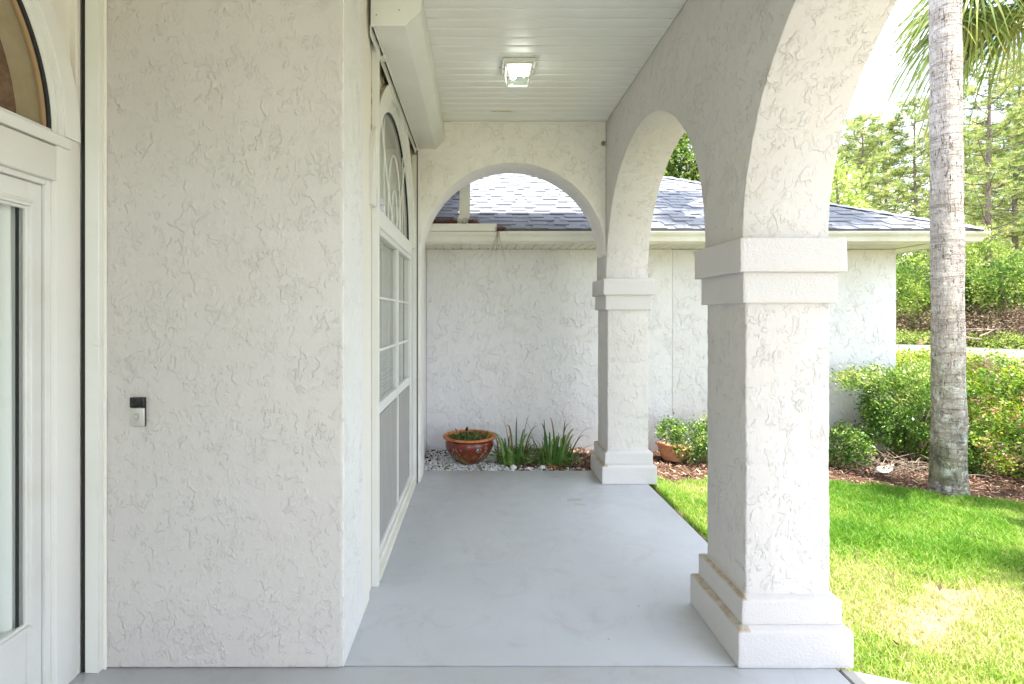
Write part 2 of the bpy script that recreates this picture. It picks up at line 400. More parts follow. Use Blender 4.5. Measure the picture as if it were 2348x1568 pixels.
sheet('road', [g(1500, 777), g(1900, 783.5), g(2055, 787), g(2347, 799.5), g(2800, 822), g(2800, 850), g(2400, 832), g(2200, 823), g(2050, 806), g(1500, 787)], G0 - .022, M_road)
sheet('driveway', [g(2195, 829), g(2250, 830), g(2420, 841), g(2500, 836), g(2230, 822)], G0 - .016, M_road)

# porch slab: two pours with an open joint between them
b = MB(); b.box((-.60, 2.262, -.14), (1.545, 5.115, 0), .006, 2)
b.build('porch_floor', M_floor, kind='structure', smooth=True)
b = MB(); b.box((-1.95, -3.2, -.14), (1.548, 2.254, 0), .006, 2)
b.build('porch_floor', M_floor, kind='structure', smooth=True)
b = MB(); b.prism([(1.568, -2.6), (3.2, -2.6), (3.0, 1.2), (2.4, 1.9), (1.83, 2.146), (1.568, 2.25)], 'z', -.12, -.006)
b.build('garden_path', M_conc, kind='structure')

# ------------------------------------------------------------------ HOUSE
house = empty('house', (-1, 2.5, 0), 'white textured stucco house with arched open porch and vinyl plank ceiling', 'house')
CZ = 3.30                                      # ceiling
X0, X1 = 1.175, 1.558                          # arcade wall
def wall(m, name='wall', **k): return lambda b: b.build(name, m, house, smooth=30, **k)

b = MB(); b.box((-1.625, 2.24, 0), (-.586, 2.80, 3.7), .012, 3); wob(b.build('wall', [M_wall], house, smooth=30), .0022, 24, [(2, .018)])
# its return face towards the window has a finer coat
b = MB(); b.box((-.592, 2.252, 0.0), (-.581, 2.62, 3.7), .001); wob(b.build('wall_coat', M_coat, house), .002, 24, [(2, .018)])
b = MB(); b.box((-.592, 2.622, 0.0), (-.582, 2.79, 3.7), .0008); b.build('wall_coat', M_side, house)
b = MB(); b.box((-1.9, 2.243, 0), (-1.628, 2.8, 3.7)); b.build('wall', M_wall, house)
# window wall (x = -.597)
WX = -.597
YC, ZC, RG = 3.775, 2.15, .825
b = MB(); b.box((-.80, 2.802, 0), (WX, 2.93, 3.7)); b.build('wall', M_side, house)
b = MB(); b.box((-.80, 4.62, -.06), (WX, 6.05, 3.7)); b.build('wall', M_gar, house)
arc = [(YC + .845*math.cos(a), ZC + .845*math.sin(a)) for a in np.linspace(0, PI, 33)]
b = MB(); b.prism([(4.62, 3.7), (4.62, ZC)] + arc[0:] + [(2.93, ZC), (2.93, 3.7)], 'x', -.80, WX); b.build('wall', M_band, house)
# raised band round the arched head
b = MB(); b.ring(YC, ZC, .868, .965, -.02, PI+.02, WX+.001, WX+.028, 48); b.build('window_surround', M_band, house, smooth=30)
arcm = [(YC + .967*math.cos(a), ZC + .967*math.sin(a)) for a in np.linspace(R(25), R(155), 25)]
b = MB(); b.prism([(4.73, 3.2), (4.73, ZC+.967*math.sin(R(25)))] + arcm + [(2.94, 3.2)], 'x', -.5975, -.5945); b.build('mildew_stain', M_mildew, house)

# end wall with arch (front face y = 4.75)
EA, EB = 4.75, 5.115
cx, cr, cz = .323, .85, 2.075
arc = [(cx - cr*math.cos(a), cz + cr*math.sin(a)*1.0) for a in np.linspace(0, PI, 121)]
poly = [(-.596, -.06), (cx-cr, -.06)] + arc + [(X0-.001, 1.853), (X0-.001, 3.7), (-.596, 3.7)]
# keep it simple: right foot ends on the capital
poly = [(-.596, -.06), (cx-cr, -.06)] + arc + [(X0-.0005, cz), (X0-.0005, 3.7), (-.596, 3.7)]
poly = [p for i, p in enumerate(poly) if i == 0 or (Vector(p) - Vector(poly[i-1])).length > 1e-3]
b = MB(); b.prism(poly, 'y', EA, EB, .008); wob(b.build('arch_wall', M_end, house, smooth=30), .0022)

# arcade wall with arches along the porch edge
RA, ZS = 1.03, 1.885
def arch_y(ya, yb):
    c, r = (ya+yb)/2, (yb-ya)/2
    return [(c + r*math.cos(a), ZS + r*math.sin(a)*1.0) for a in np.linspace(0, PI, 121)]
CT = 1.855
poly = [(EB+.015, 3.7), (EB+.015, CT), (EA, CT)] + arch_y(2.69, EA) + [(2.69, CT), (2.30, CT)] + arch_y(.23, 2.30) + [(.23, CT), (-.16, CT)] + arch_y(-2.23, -.16) + [(-2.23, CT), (-2.62, CT), (-2.62, 3.7)]
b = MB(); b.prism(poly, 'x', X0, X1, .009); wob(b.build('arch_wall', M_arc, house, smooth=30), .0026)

# columns
def column(y0, y1, name='column'):
    b = MB(); b.box((X0+.012, y0, .2), (X1+.003, y1, 1.60), .010, 3)
    c = wob(b.build('column', M_arc, house, smooth=30), .0026, 26, [(2, .018)])
    def blk(z0, z1, o, slope, nm):
        x0, x1, a, d = X0+.012-o, X1+.003+o, y0-o, y1+o
        b = MB(); bm = bmesh.new()
        vs = [bm.verts.new(p) for p in [(x0,a,z0),(x1,a,z0),(x1,d,z0),(x0,d,z0),(x0,a,z1-slope),(x1,a,z1-slope),(x1,d,z1-slope),(x0,d,z1-slope)]]
        for q in ((0,3,2,1),(0,1,5,4),(1,2,6,5),(2,3,7,6),(3,0,4,7)): bm.faces.new([vs[i] for i in q])
        if slope:
            i_ = o if o < .045 else .033
            ts = [bm.verts.new(p) for p in [(x0+i_,a+i_,z1),(x1-i_,a+i_,z1),(x1-i_,d-i_,z1),(x0+i_,d-i_,z1)]]
            for i in range(4): bm.faces.new([vs[4+i], vs[4+(i+1)%4], ts[(i+1)%4], ts[i]])
            bm.faces.new(ts)
        else: bm.faces.new([vs[4], vs[5], vs[6], vs[7]])
        bmesh.ops.bevel(bm, geom=[e for e in bm.edges], offset=.006, segments=2, affect='EDGES', profile=.5)
        b.addbm(bm); wob(b.build(nm, M_trim, c, smooth=35), .0018, 30, [(0, .02), (1, .02), (2, .02)])
    blk(0, .172, .062, .014, 'base_block'); blk(.170, .292, .032, .014, 'base_block')
    blk(1.578, 1.716, .022, 0, 'capital_block'); blk(1.714, 1.862, .046, 0, 'capital_block')
    return c
column(2.30, 2.69); column(4.752, 5.13); column(-.16, .23); column(-2.62, -2.23)

# plank ceiling
b = MB(); b.box((-1.9, -3.2, CZ+.014), (X0-.001, EA-.001, CZ+.03)); ceil = b.build('ceiling', M_vinyl, house)
def plank_mb(L, wd=.1015):
    bm = MB(); e = wd/2
    prof = [(-e+.003, .013), (-e+.0032, .005), (-e+.007, .0006), (-e+.02, 0), (0, .0012), (e-.02, .0004), (e-.008, .002), (e-.0042, .008), (e-.004, .013)]
    vs = [(0, p, q) for p, q in prof] + [(L, p, q) for p, q in prof]; n = len(prof)
    return bm.add(vs, [(i, i+1, n+i+1, n+i) for i in range(n-1)])
pl0 = None; y = EA - .052; i = 0
M_vin2 = M_vinyl.copy(); M_vin2.name = 'vinyl_plank'; k = N(M_vin2)
sp = k.sep()
def bell(o, c, w_): return k.rng(k.math('ABSOLUTE', k.math('SUBTRACT', o, c)), w_, w_*.6)
f = k.math('MULTIPLY', k.math('MULTIPLY', bell(sp['X'], .21, .12), bell(sp['Y'], 4.51, .012)), k.rng(k.noise(30, 4, .7, 0, scl=(.3, 1, 1)), .35, .6))
src = k.b.inputs['Base Color'].links[0].from_socket
k.l(k.mix(f, src, (.50, .33, .13)), k.b.inputs['Base Color'])
while y > 2.2:
    if pl0 is None:
        pb = plank_mb(X0-.001+.586); me0 = pb
        pl0 = pb.build('soffit_plank', M_vin2, ceil, smooth=50, org=(0, 0, 0))
        o = pl0; place(o, (-.586, y, CZ), ceil)
    else: o = dup(pl0, (-.586, y, CZ), ceil)
    o.rotation_euler = (random.uniform(-.012, .012), random.uniform(-.0006, .0006), random.uniform(-.0008, .0008))
    y -= .1025; i += 1
b = MB(); b.box((-.586, EA-.012, CZ-.012), (X0-.002, EA-.002, CZ-.001), .002)
b.box((X0-.012, 2.2, CZ-.008), (X0-.002, EA-.012, CZ-.001), .002); b.build('ceiling_trim', M_vinyl, house)
# porch roof overhang and main roof
b = MB(); b.box((X1+.001, -3.2, 3.28), (2.25, 4.90, 3.42)); b.box((-.12, EB+.016, 3.28), (X1, 5.76, 3.42)); b.box((-.80, 5.2, 3.28), (-.12, 9.0, 3.42)); b.build('eave', M_vinyl, house)
b = MB(); b.add([(2.27, -3.3, 3.43), (2.27, 4.92, 3.43), (1.57, 4.93, 3.44), (1.57, 5.78, 3.44), (-9, 5.78, 3.44), (-9, -3.3, 3.43), (-2.4, 1.26, 5.6), (-4.5, 1.26, 5.6)], [(0,1,6), (1,2,6), (2,3,6), (3,4,7,6), (4,5,7), (5,0,6,7), (5,4,3,2,1,0)]); b.build('roof', M_shingle, house)
b = MB(); b.box((-8, 6.06, -.06), (-.60, 6.3, 3.4)); b.build('wall', M_gar, house)

# ---------------- arched window
win = empty('window', (WX, YC, .1), parent=house)
prop(win, 'tall white arched window with looped bars in its head')
GX = -.612
def wb(name, m, boxes, **k):
    b = MB()
    for a, c in boxes: b.box(a, c, .0015)
    return b.build(name, m, win, **k)
wb('frame', M_white, [((GX-.03, 2.95, .10), (GX+.022, 2.985, 2.05)), ((GX-.03, 4.565, .10), (GX+.022, 4.60, 2.05)), ((GX-.03, 2.985, .08), (GX+.022, 4.565, .125)), ((GX-.03, 2.985, 2.015), (GX+.022, 4.565, 2.05))])
b = MB(); b.box((GX-.05, 2.95, 2.052), (GX+.03, 4.62, 2.15), .006); b.build('transom', M_band, win)
b = MB(); b.ring(YC, ZC, RG-.012, RG+.042, 0, PI, GX-.03, GX+.024, 48); b.ring(YC, ZC, RG-.03, RG-.012, 0, PI, GX-.03, GX+.012, 48)
b.box((GX-.03, 2.95, 2.151), (GX+.015, 4.60, 2.175)); b.build('frame', M_white, win, smooth=30)
b = MB(); b.ring(YC, ZC, RG-.040, RG-.0305, 0.03, PI, GX-.02, GX+.006, 48); b.build('gasket', M_dark, win)
for y0, y1 in ((2.985, 3.86), (3.90, 4.565)):
    b = MB(); b.add([(GX, y0, .99), (GX, y1, .99), (GX, y1, 2.015), (GX, y0, 2.015)], [(0,1,2,3)]); b.build('pane', M_glass, win)
    b = MB(); b.add([(GX-.003, y0, .125), (GX-.003, y1, .125), (GX-.003, y1, .925), (GX-.003, y0, .925)], [(0,1,2,3)]); b.build('pane', M_glass, win)
    b = MB(); b.box((GX+.010, y0+.01, .13), (GX+.0115, y1-.01, .915)); b.build('insect_screen', M_screen, win)
wb('mullion', M_white, [((GX-.02, 3.86, .125), (GX+.018, 3.90, 2.015))])
wb('meeting_rail', M_white, [((GX-.02, 2.985, .925), (GX+.016, 3.86, .99)), ((GX-.02, 3.90, .925), (GX+.016, 4.565, .99))])
for z in (1.31, 1.635):
    for y0, y1 in ((2.985, 3.86), (3.90, 4.565)):
        wb('muntin', M_white, [((GX+.0015, y0, z-.008), (GX+.006, y1, z+.008))])
pts = [(GX-.001, YC + .79*math.cos(a), ZC+.02 + .77*math.sin(a)) for a in np.linspace(0, PI, 33)]
b = MB(); b.add([(GX-.001, 2.99, 2.176), *pts[::-1][1:-1], (GX-.001, 4.56, 2.176)], [tuple(range(33))]); b.build('pane', M_glass, win)
def loop_bar(f, n=24, r=.007):
    b = MB(); b.tube([(GX+.006, *f(t)) for t in np.linspace(0, 1, n)], r, 6); b.build('muntin', M_white, win, smooth=True)
loop_bar(lambda t: (YC - .26*math.cos(PI*t), 2.18 + .50*math.sin(PI*t)**.75))
loop_bar(lambda t: (YC - .12*math.cos(PI*t), 2.18 + .25*math.sin(PI*t)**.8))
loop_bar(lambda t: (YC + .02 + .52*t, 2.18 + .62*t**1.5))
loop_bar(lambda t: (YC - .02 - .52*t, 2.18 + .62*t**1.5))
loop_bar(lambda t: (YC + .42 + .0*t, 2.18 + .62*t), 3, .004); loop_bar(lambda t: (YC - .42, 2.18 + .62*t), 3, .004)
M_blind = mat('blind_slat', (.66, .65, .61), .5); 
b = MB(); z = .14
while z < 2.0:
    b.add([(-.655, 2.97, z), (-.655, 4.58, z), (-.638, 4.58, z+.026), (-.638, 2.97, z+.026)], [(0,1,2,3)]); z += .0225
b.build('blind', M_blind, win, kind='stuff')
b = MB()
for y in (3.15, 3.45, 3.70, 4.05, 4.30, 4.46): b.box((-.637, y-.009, .13), (-.635, y+.009, 2.0))
b.build('blind_tape', M_white, win)
M_room = mat('room_wall', (.62, .61, .56), .9)
b = MB(); b.box((-.70, 2.95, 2.06), (-.69, 4.62, 3.1)); b.build('inner_wall', M_room, win)

# ---------------- front door wall (x = -1.69)
DX = -1.69
dw = empty('door_wall', (DX, 1.3, 0), parent=house)
def db(name, m, a, c, bev=.002, parent=dw, **k):
    b = MB(); b.box(a, c, bev, 2 if bev > .003 else 1); return b.build(name, m, parent, smooth=40, **k)
YF, ZF, RF = 1.27, 2.255, .81
arcf = [(YF + (RF+.055)*math.cos(a), ZF + (RF+.055)*math.sin(a)) for a in np.linspace(0, PI, 33)]
b = MB(); b.prism([(2.205, 3.7), (2.205, 2.0655), (2.085, 2.0655), (.455, 2.0655), (.405, 2.0655), (.405, ZF)] + arcf[::-1] + [(2.135, ZF), (2.135, 3.7)][:0] + [(2.19, ZF), (2.19, 3.7)], 'x', DX-.10, DX) if False else None
# pieces butted round the opening
db('stucco_band', M_band, (DX-.10, 2.084, 0), (DX, 2.19, ZF-.001), .004)
db('stucco_band', M_band, (DX-.10, .35, 0), (DX, .456, ZF-.001), .004)
db('stucco_band', M_band, (DX-.10, .457, 2.063), (DX, 2.083, 2.20), .004)
b = MB(); b.ring(YF, ZF, RF+.052, RF+.125, 0, PI, DX-.10, DX+.004, 56); b.build('arch_band', M_band, dw, smooth=30)
arcf = [(YF + (RF+.127)*math.cos(a), ZF + (RF+.127)*math.sin(a)) for a in np.linspace(0, PI, 41)]
b = MB(); b.prism([(2.213, 3.7), (2.213, ZF)] + arcf + [(-3.2, ZF), (-3.2, 3.7)], 'x', DX-.12, DX-.03); b.build('wall', M_side, dw)
db('wall', M_wall, (DX-.12, -3.2, 0), (DX-.03, .349, ZF-.001), 0)
db('sill_strip', M_white, (DX-.08, .42, 2.205), (DX+.008, 2.15, 2.252), .003)
db('corner_strip', M_side, (DX-.05, 2.19, 0), (DX-.004, 2.216, 3.7), .003)
# jamb, head, door leaves
for y0, y1 in ((2.057, 2.083), (.457, .483)): db('jamb', M_white, (DX-.10, y0, 0), (DX-.022, y1, 2.062), .002)
db('head_jamb', M_white, (DX-.10, .484, 2.04), (DX-.022, 2.056, 2.062), .002)
M_curt = mat('sheer_curtain', (.86, .855, .83), .8)
k = N(M_curt); k.b.inputs['Emission Strength'].default_value = 0
for y0, y1 in ((1.273, 2.054), (.486, 1.267)):
    dr = empty('door', (DX-.05, (y0+y1)/2, 0), parent=dw); prop(dr, 'white glazed door leaf with sheer curtain inside')
    def rect(name, m, ya, yb, za, zb, w_, xa, xb, bev=.003):
        b = MB()
        b.box((xa, ya, za), (xb, ya+w_, zb), bev); b.box((xa, yb-w_, za), (xb, yb, zb), bev)
        b.box((xa, ya+w_, za), (xb, yb-w_, za+w_), bev); b.box((xa, ya+w_, zb-w_), (xb, yb-w_, zb), bev)
        o = b.build(name, m, house, smooth=40); o.parent = None; WO[o.name] = WO[o.name]; place(o, WO[o.name], dr); return o
    for o_ in ():
        pass
    b = MB(); b.box((DX-.075, y0, .012), (DX-.034, y0+.070, 2.037), .003); b.box((DX-.075, y1-.070, .012), (DX-.034, y1, 2.037), .003)
    b.box((DX-.075, y0+.07, .012), (DX-.034, y1-.07, .345), .003); b.box((DX-.075, y0+.07, 1.935), (DX-.034, y1-.07, 2.037), .003); b.build('stile', M_white, dr, smooth=40)
    b = MB(); a_, c_2 = y0+.045, y1-.045
    for w_, xo in ((.014, .028), (.026, .022), (.036, .014)):
        pass
    for (ya, yb, za, zb, wd, xo) in ((a_, c_2, .315, 1.965, .012, .010), (a_+.012, c_2-.012, .327, 1.953, .013, .018), (a_+.025, c_2-.025, .340, 1.940, .012, .007)):
        b.box((DX-.04, ya, za), (DX-.034+xo, ya+wd, zb), .002); b.box((DX-.04, yb-wd, za), (DX-.034+xo, yb, zb), .002)
        b.box((DX-.04, ya+wd, za), (DX-.034+xo, yb-wd, za+wd), .002); b.box((DX-.04, ya+wd, zb-wd), (DX-.034+xo, yb-wd, zb), .002)
    b.build('moulding', M_white, dr, smooth=40)
    b = MB(); b.add([(DX-.05, y0+.07, .345), (DX-.05, y1-.07, .345), (DX-.05, y1-.07, 1.935), (DX-.05, y0+.07, 1.935)], [(0,1,2,3)]); b.build('pane', M_glass, dr)
    b = MB(); 
    for ya in (y0+.0705, y1-.1045): b.box((DX-.047, ya, .347), (DX-.036, ya+.004, 1.933))
    b.build('gasket', M_dark, dr)
    n = 150; vs = []; fs = []
    for i in range(n+1):
        y_ = y0+.05 + (y1-y0-.10)*i/n
        for z_i, z_v in enumerate((.2, .7, 1.2, 1.7, 2.02)):
            ph = y_*150 + 1.8*math.sin(y_*31) ; amp = .026 + .006*(1-z_i/5)
            vs.append((DX-.084 + amp*.8*math.sin(ph) + .006*math.sin(ph*.37+z_v), y_, z_v))
    for i in range(n):
        for j in range(4): fs.append((i*5+j, i*5+5+j, i*5+6+j, i*5+1+j))
    b = MB(); b.add(vs, fs); b.build('curtain', M_curt, dr, smooth=True)
# fanlight
fan = empty('fanlight', (DX, YF, ZF), parent=dw); prop(fan, 'half round window above the front door, dim brown room behind')
b = MB(); b.ring(YF, ZF, RF+.022, RF+.051, 0, PI, DX-.05, DX-.006, 56); b.ring(YF, ZF, RF+.006, RF+.022, 0, PI, DX-.05, DX-.018, 56); b.build('frame', M_white, fan, smooth=30)
b = MB(); b.box((DX-.09, .47, 2.2525), (DX-.012, 2.075, 2.268), .002); b.build('frame', M_white, fan)
b = MB(); b.ring(YF, ZF, RF-.010, RF+.006, 0, PI, DX-.05, DX-.022, 56); b.build('gasket', M_dark, fan)
b = MB(); b.ring(YF, ZF, RF-.016, RF-.010, 0, PI, DX-.05, DX-.03, 56); b.build('gilt_line', mat('tan_trim', (.45, .30, .16), .5), fan)
pts = [(DX-.04, YF + (RF-.005)*math.cos(a), ZF+.01 + (RF-.02)*math.sin(a)) for a in np.linspace(0, PI, 41)]
b = MB(); b.add(pts, [tuple(range(41))]); b.build('pane', M_glass, fan)
M_reveal = paint('beige_reveal', (.62, .50, .33), .8, .2, 8)
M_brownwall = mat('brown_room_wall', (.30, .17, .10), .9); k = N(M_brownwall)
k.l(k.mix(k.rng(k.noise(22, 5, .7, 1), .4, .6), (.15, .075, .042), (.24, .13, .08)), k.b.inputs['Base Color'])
b = MB(); b.ring(YF, ZF, RF-.006, RF+.008, -.05, PI+.05, DX-.150, DX-.051, 56); b.build('reveal', M_reveal, fan, smooth=30)
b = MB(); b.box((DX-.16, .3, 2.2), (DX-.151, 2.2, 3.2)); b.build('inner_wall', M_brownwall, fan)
b = MB(); b.box((DX-.40, .3, 0), (DX-.38, 2.2, 2.05)); b.build('inner_wall', M_room, dw)

# ------------------------------------------------------------------ SHUTTERS
M_slit = M_dark
sh = empty('rolling_shutter', (-.45, 3.7, 0), 'white chamfered roll shutter housing above the arched window', 'shutter')
yA, yB, zb = 2.715, 4.749, 3.05
def hous(y0, y1, g, nm):
    b = MB(); b.prism([(-.560, zb-g), (-.383+g*.4, zb-g), (-.308+g, zb+.072-g*.4), (-.308+g, CZ-.001), (-.560, CZ-.001)], 'y', y0, y1, .002)
    return b.build(nm, M_shut, sh, smooth=30)
hous(yA+.014, yB, 0, 'housing'); hous(yA-.002, yA+.013, .012, 'end_cap')
b = MB(); b.box((-.568, yA+.02, zb-.05), (-.5605, yB-.01, zb+.004), .001); b.build('bottom_bar', M_shut, sh)
b = MB(); b.box((-.560, yA+.02, zb-.004), (-.548, yB-.01, zb-.0005)); b.build('slot', M_slit, sh)
b = MB(); b.box((-.548, yA+.02, zb-.016), (-.544, yB-.01, zb-.0005)); b.build('lip', M_shut, sh)
for y_ in (3.02, 4.66):
    b = MB(); b.box((-.575, y_, zb-.03), (-.535, y_+.04, zb-.012), .002); b.build('stop_bracket', M_shut, sh)
b = MB(); b.box((-.596, 2.915, 0.0), (-.556, 2.945, zb), .002); b.box((-.596, 2.945, 0.0), (-.588, 2.975, zb), .001); b.build('guide_rail', M_shut, sh)
b = MB(); b.box((-.594, 4.715, .0), (-.556, 4.723, zb-.06), .001); b.box((-.553, 4.735, 0), (-.540, 4.748, zb-.001), .001); b.build('guide_rail', M_shut, sh)
b = MB(); b.box((-.555, 4.722, 0), (-.547, 4.734, zb-.001)); b.build('slot', M_slit, sh)
b = MB(); b.box((-.600, 2.98, .001), (-.556, 4.72, .030), .003); b.box((-.62, 2.98, .031), (-.580, 4.72, .075), .003); b.build('sill', M_gutter, sh)
M_screw = mat('screw', (.2, .18, .16), .5)
for (x, z) in ((-.53, 3.095), (-.41, 3.12), (-.36, 3.25)):
    b = MB(); b.tube([(x, yA-.004, z), (x, yA-.001, z)], .0035, 8); b.build('screw', M_screw, sh)
sh2 = empty('rolling_shutter', (-1.65, 2.22, 0), 'tall white shutter guide rail with black slot beside the front door', 'shutter')
b = MB(); b.box((-1.672, 2.208, 0), (-1.612, 2.238, 3.6), .003); b.build('guide_rail', M_shut, sh2, smooth=40)
b = MB(); b.box((-1.690, 2.2165, 0), (-1.673, 2.2395, 3.6)); b.build('slot', M_slit, sh2)
b = MB(); b.box((-1.612, 2.232, 0), (-1.598, 2.2395, 3.6), .002); b.build('sealant', M_side, sh2)
for z in (.42, .78, 1.32, 1.9, 2.4):
    b = MB(); b.tube([(-1.628, 2.2065, z), (-1.628, 2.209, z)], .006, 10); b.build('screw', M_shut, sh2)
b = MB(); b.box((-1.632, 2.20, 1.395), (-1.603, 2.21, 1.425), .002); b.build('clip', M_shut, sh2)

# ------------------------------------------------------------------ DOORBELL
bell_o = empty('doorbell', (-1.458, 2.24, 1.047), 'small silver and black video doorbell on the stucco wall', 'doorbell')
M_blk = mat('black_plastic', (.008, .008, .009), .12, .6); M_silver = mat('satin_nickel', (.60, .58, .54), .38, .5, .55)
b = MB(); b.box((-1.488, 2.231, 1.046), (-1.4285, 2.2395, 1.172), .003, 2); b.build('back_case', M_blk, bell_o, smooth=40)
b = MB(); b.box((-1.4905, 2.221, 1.128), (-1.4275, 2.2308, 1.1725), .003, 2); b.build('camera_window', M_blk, bell_o, smooth=40)
b = MB(); b.box((-1.4905, 2.221, 1.049), (-1.4275, 2.2308, 1.1275), .004, 2); b.build('face_plate', M_silver, bell_o, smooth=40)
b = MB(); tor = [(-1.461 + .0115*math.cos(a), 2.2205, 1.091 + .0115*math.sin(a)) for a in np.linspace(0, 2*PI, 33)]
b.tube(tor, .0012, 6); b.build('button_ring', mat('ring_grey', (.25, .25, .26), .3), bell_o, smooth=True)
b = MB(); b.tube([(-1.461, 2.2212, 1.091), (-1.461, 2.2195, 1.091)], .0095, 24); b.build('button', M_silver, bell_o, smooth=40)

# ------------------------------------------------------------------ CEILING LIGHT
lt = empty('ceiling_light', (.285, 3.68, CZ), 'square white metal and glass lantern lit on the plank ceiling', 'ceiling light')
lx, ly = .287, 3.68
b = MB(); b.box((lx-.115, ly-.11, CZ-.026), (lx+.115, ly+.11, CZ-.001), .003)
b.build('canopy', M_rust, lt, smooth=40)
zt, zl, ht, hl = CZ-.026, CZ-.118, .092, .073
P = lambda s, q, z, hh: Vector((lx + s*hh, ly + q*hh, z))
b = MB()
for s, q in ((-1,-1), (1,-1), (1,1), (-1,1)): b.tube([P(s,q,zt,ht), P(s,q,zl,hl)], .0055, 4)
cs = [(-1,-1), (1,-1), (1,1), (-1,1)]
for i in range(4):
    b.tube([P(*cs[i],zl,hl), P(*cs[(i+1)%4],zl,hl)], .0055, 4); b.tube([P(*cs[i],zt-.004,ht), P(*cs[(i+1)%4],zt-.004,ht)], .006, 4)
b.build('cage', M_rust, lt)
for i in range(4):
    a, c = cs[i], cs[(i+1)%4]
    b = MB(); b.add([P(*a,zt,ht*.97), P(*c,zt,ht*.97), P(*c,zl,hl*.97), P(*a,zl,hl*.97)], [(0,1,2,3)]); b.build('pane', M_lampglass, lt)
b = MB(); b.add([P(*q_,zl+.002,hl*.97) for q_ in cs], [(0,1,2,3)]); b.build('pane', M_lampglass, lt)
M_bulb = bpy.data.materials.new('lit_bulb'); M_bulb.use_nodes = True; bb = M_bulb.node_tree.nodes['Principled BSDF']
bb.inputs['Emission Color'].default_value = (1, .97, .90, 1); bb.inputs['Emission Strength'].default_value = 9
for (x_, y_) in ((lx-.035, ly+.01), (lx+.038, ly-.02)):
    bm = bmesh.new(); bmesh.ops.create_uvsphere(bm, u_segments=20, v_segments=12, radius=.026)
    for v in bm.verts: v.co = Vector((v.co.x, v.co.y, v.co.z*1.15)) + Vector((x_, y_, CZ-.068))
    b = MB(); b.addbm(bm); b.build('bulb', M_bulb, lt, smooth='all')
b = MB(); b.tube([(lx-.035, ly+.01, CZ-.027), (lx-.035, ly+.01, CZ-.043)], .014, 12); b.tube([(lx+.038, ly-.02, CZ-.027), (lx+.038, ly-.02, CZ-.043)], .014, 12); b.build('socket', M_white, lt)
for s in (-1, 1):
    b = MB(); b.tube([(lx+s*.103, ly, CZ-.027), (lx+s*.103, ly, CZ-.031)], .006, 10); b.build('screw', M_screw, lt)
# mud nest
bm = bmesh.new(); bmesh.ops.create_icosphere(bm, subdivisions=3, radius=.02)
for v in bm.verts:
    n_ = noise.noise(v.co*90)*.012; v.co = v.co * (1 + n_*40) ; v.co = Vector((v.co.x*.9, v.co.y*.6, v.co.z*1.0)) + Vector((1.148, 4.742, 3.10))
b = MB(); b.addbm(bm); b.build('mud_nest', bark('mud', (.14, .09, .06), (.40, .32, .24), (60, 60, 60), .004), label='small brown mud dauber nest in the upper corner of the end wall', cat='wasp nest')

# ------------------------------------------------------------------ GARAGE WING
gar = empty('garage', (2.2, 6.05, -.06), 'low white stucco garage wing with grey shingle hip roof beyond the porch', 'garage')
GY, GXR = 6.05, 4.88
b = MB(); b.box((-.595, GY, -.08), (2.256, GY+.2, 2.302), .004); b.build('wall', M_gar, gar, smooth=30)
b = MB(); b.box((2.266, GY, -.08), (GXR, GY+.2, 2.302), .012, 3); b.build('wall', M_gar, gar, smooth=30)
b = MB(); b.box((2.256, GY+.008, -.08), (2.266, GY+.02, 2.302)); b.build('control_joint', M_white, gar)
b = MB(); b.box((GXR-.2, GY+.201, -.08), (GXR, 12.6, 2.302)); b.build('wall', M_gar, gar)
SZ = 2.302
EY, EX, EZ, PT = 5.44, 5.27, 2.43, .49
# soffit planks (run out from the wall)
b = MB(); b.box((-.59, 5.50, SZ+.012), (5.18, GY+.01, SZ+.02)); sof = b.build('soffit', M_vinyl, gar)
spm = MB(); wd = .0995; e = wd/2; L = GY-.001-5.50
prof = [(-e, .011), (-e+.004, .0), (e-.010, 0), (e-.004, .005), (e-.0035, .011)]
spm.add([(p, 0, q) for p, q in prof] + [(p, L, q) for p, q in prof], [(i, i+1, 6+i, 5+i) for i in range(4)])
s0 = spm.build('soffit_plank', M_gutter, sof, org=(0, 0, 0)); place(s0, (-.54, 5.50, SZ), sof)
x = -.54 + .102
while x < 4.86: dup(s0, (x, 5.50, SZ), sof); x += .102
b = MB(); b.box((4.885, 5.50, SZ), (5.20, 12.6, SZ+.008)); b.build('soffit', M_gutter, gar)
# dark vent slits where soffit meets the wall
vm = MB(); vm.add([(-.004, 0, 0), (.010, 0, 0), (.008, -.02, -.001)], [(0,1,2)])
# fascia + ogee gutter
b = MB(); b.box((-.59, 5.485, SZ-.012), (5.215, 5.50, EZ-.004)); b.box((5.2, 5.50, SZ-.012), (5.215, 12.6, EZ-.004)); b.build('fascia', M_gutter, gar)
prof = [(5.4845, SZ+.000), (5.425, SZ+.000), (5.418, SZ+.012), (5.416, SZ+.04), (5.400, SZ+.062), (5.378, SZ+.075), (5.374, SZ+.098), (5.380, SZ+.100), (5.382, SZ+.092), (5.410, SZ+.06), (5.4845, SZ+.02)]
def ext(prof, x0, x1, nm, axis_pts):
    b = MB(); n = len(prof); vs = [(x0, *p) for p in prof] + [(x1 + (5.4845 - p[0])*axis_pts, *p) for p in prof]
    b.add(vs, [(i, (i+1) % n, n+(i+1) % n, n+i) for i in range(n)] + [tuple(range(n)), tuple(range(n, 2*n))]); return b.build(nm, M_gutter, gar, smooth=50)
ext(prof, .21, 5.21, 'gutter', 1.0)
ext([(p[0]+.018 if p[0] < 5.48 else p[0], p[1]) for p in prof], -.59, .208, 'gutter', 0)
b = MB(); n = len(prof); pr2 = [(5.21 + 5.4845 - p[0], p[1]) for p in prof]
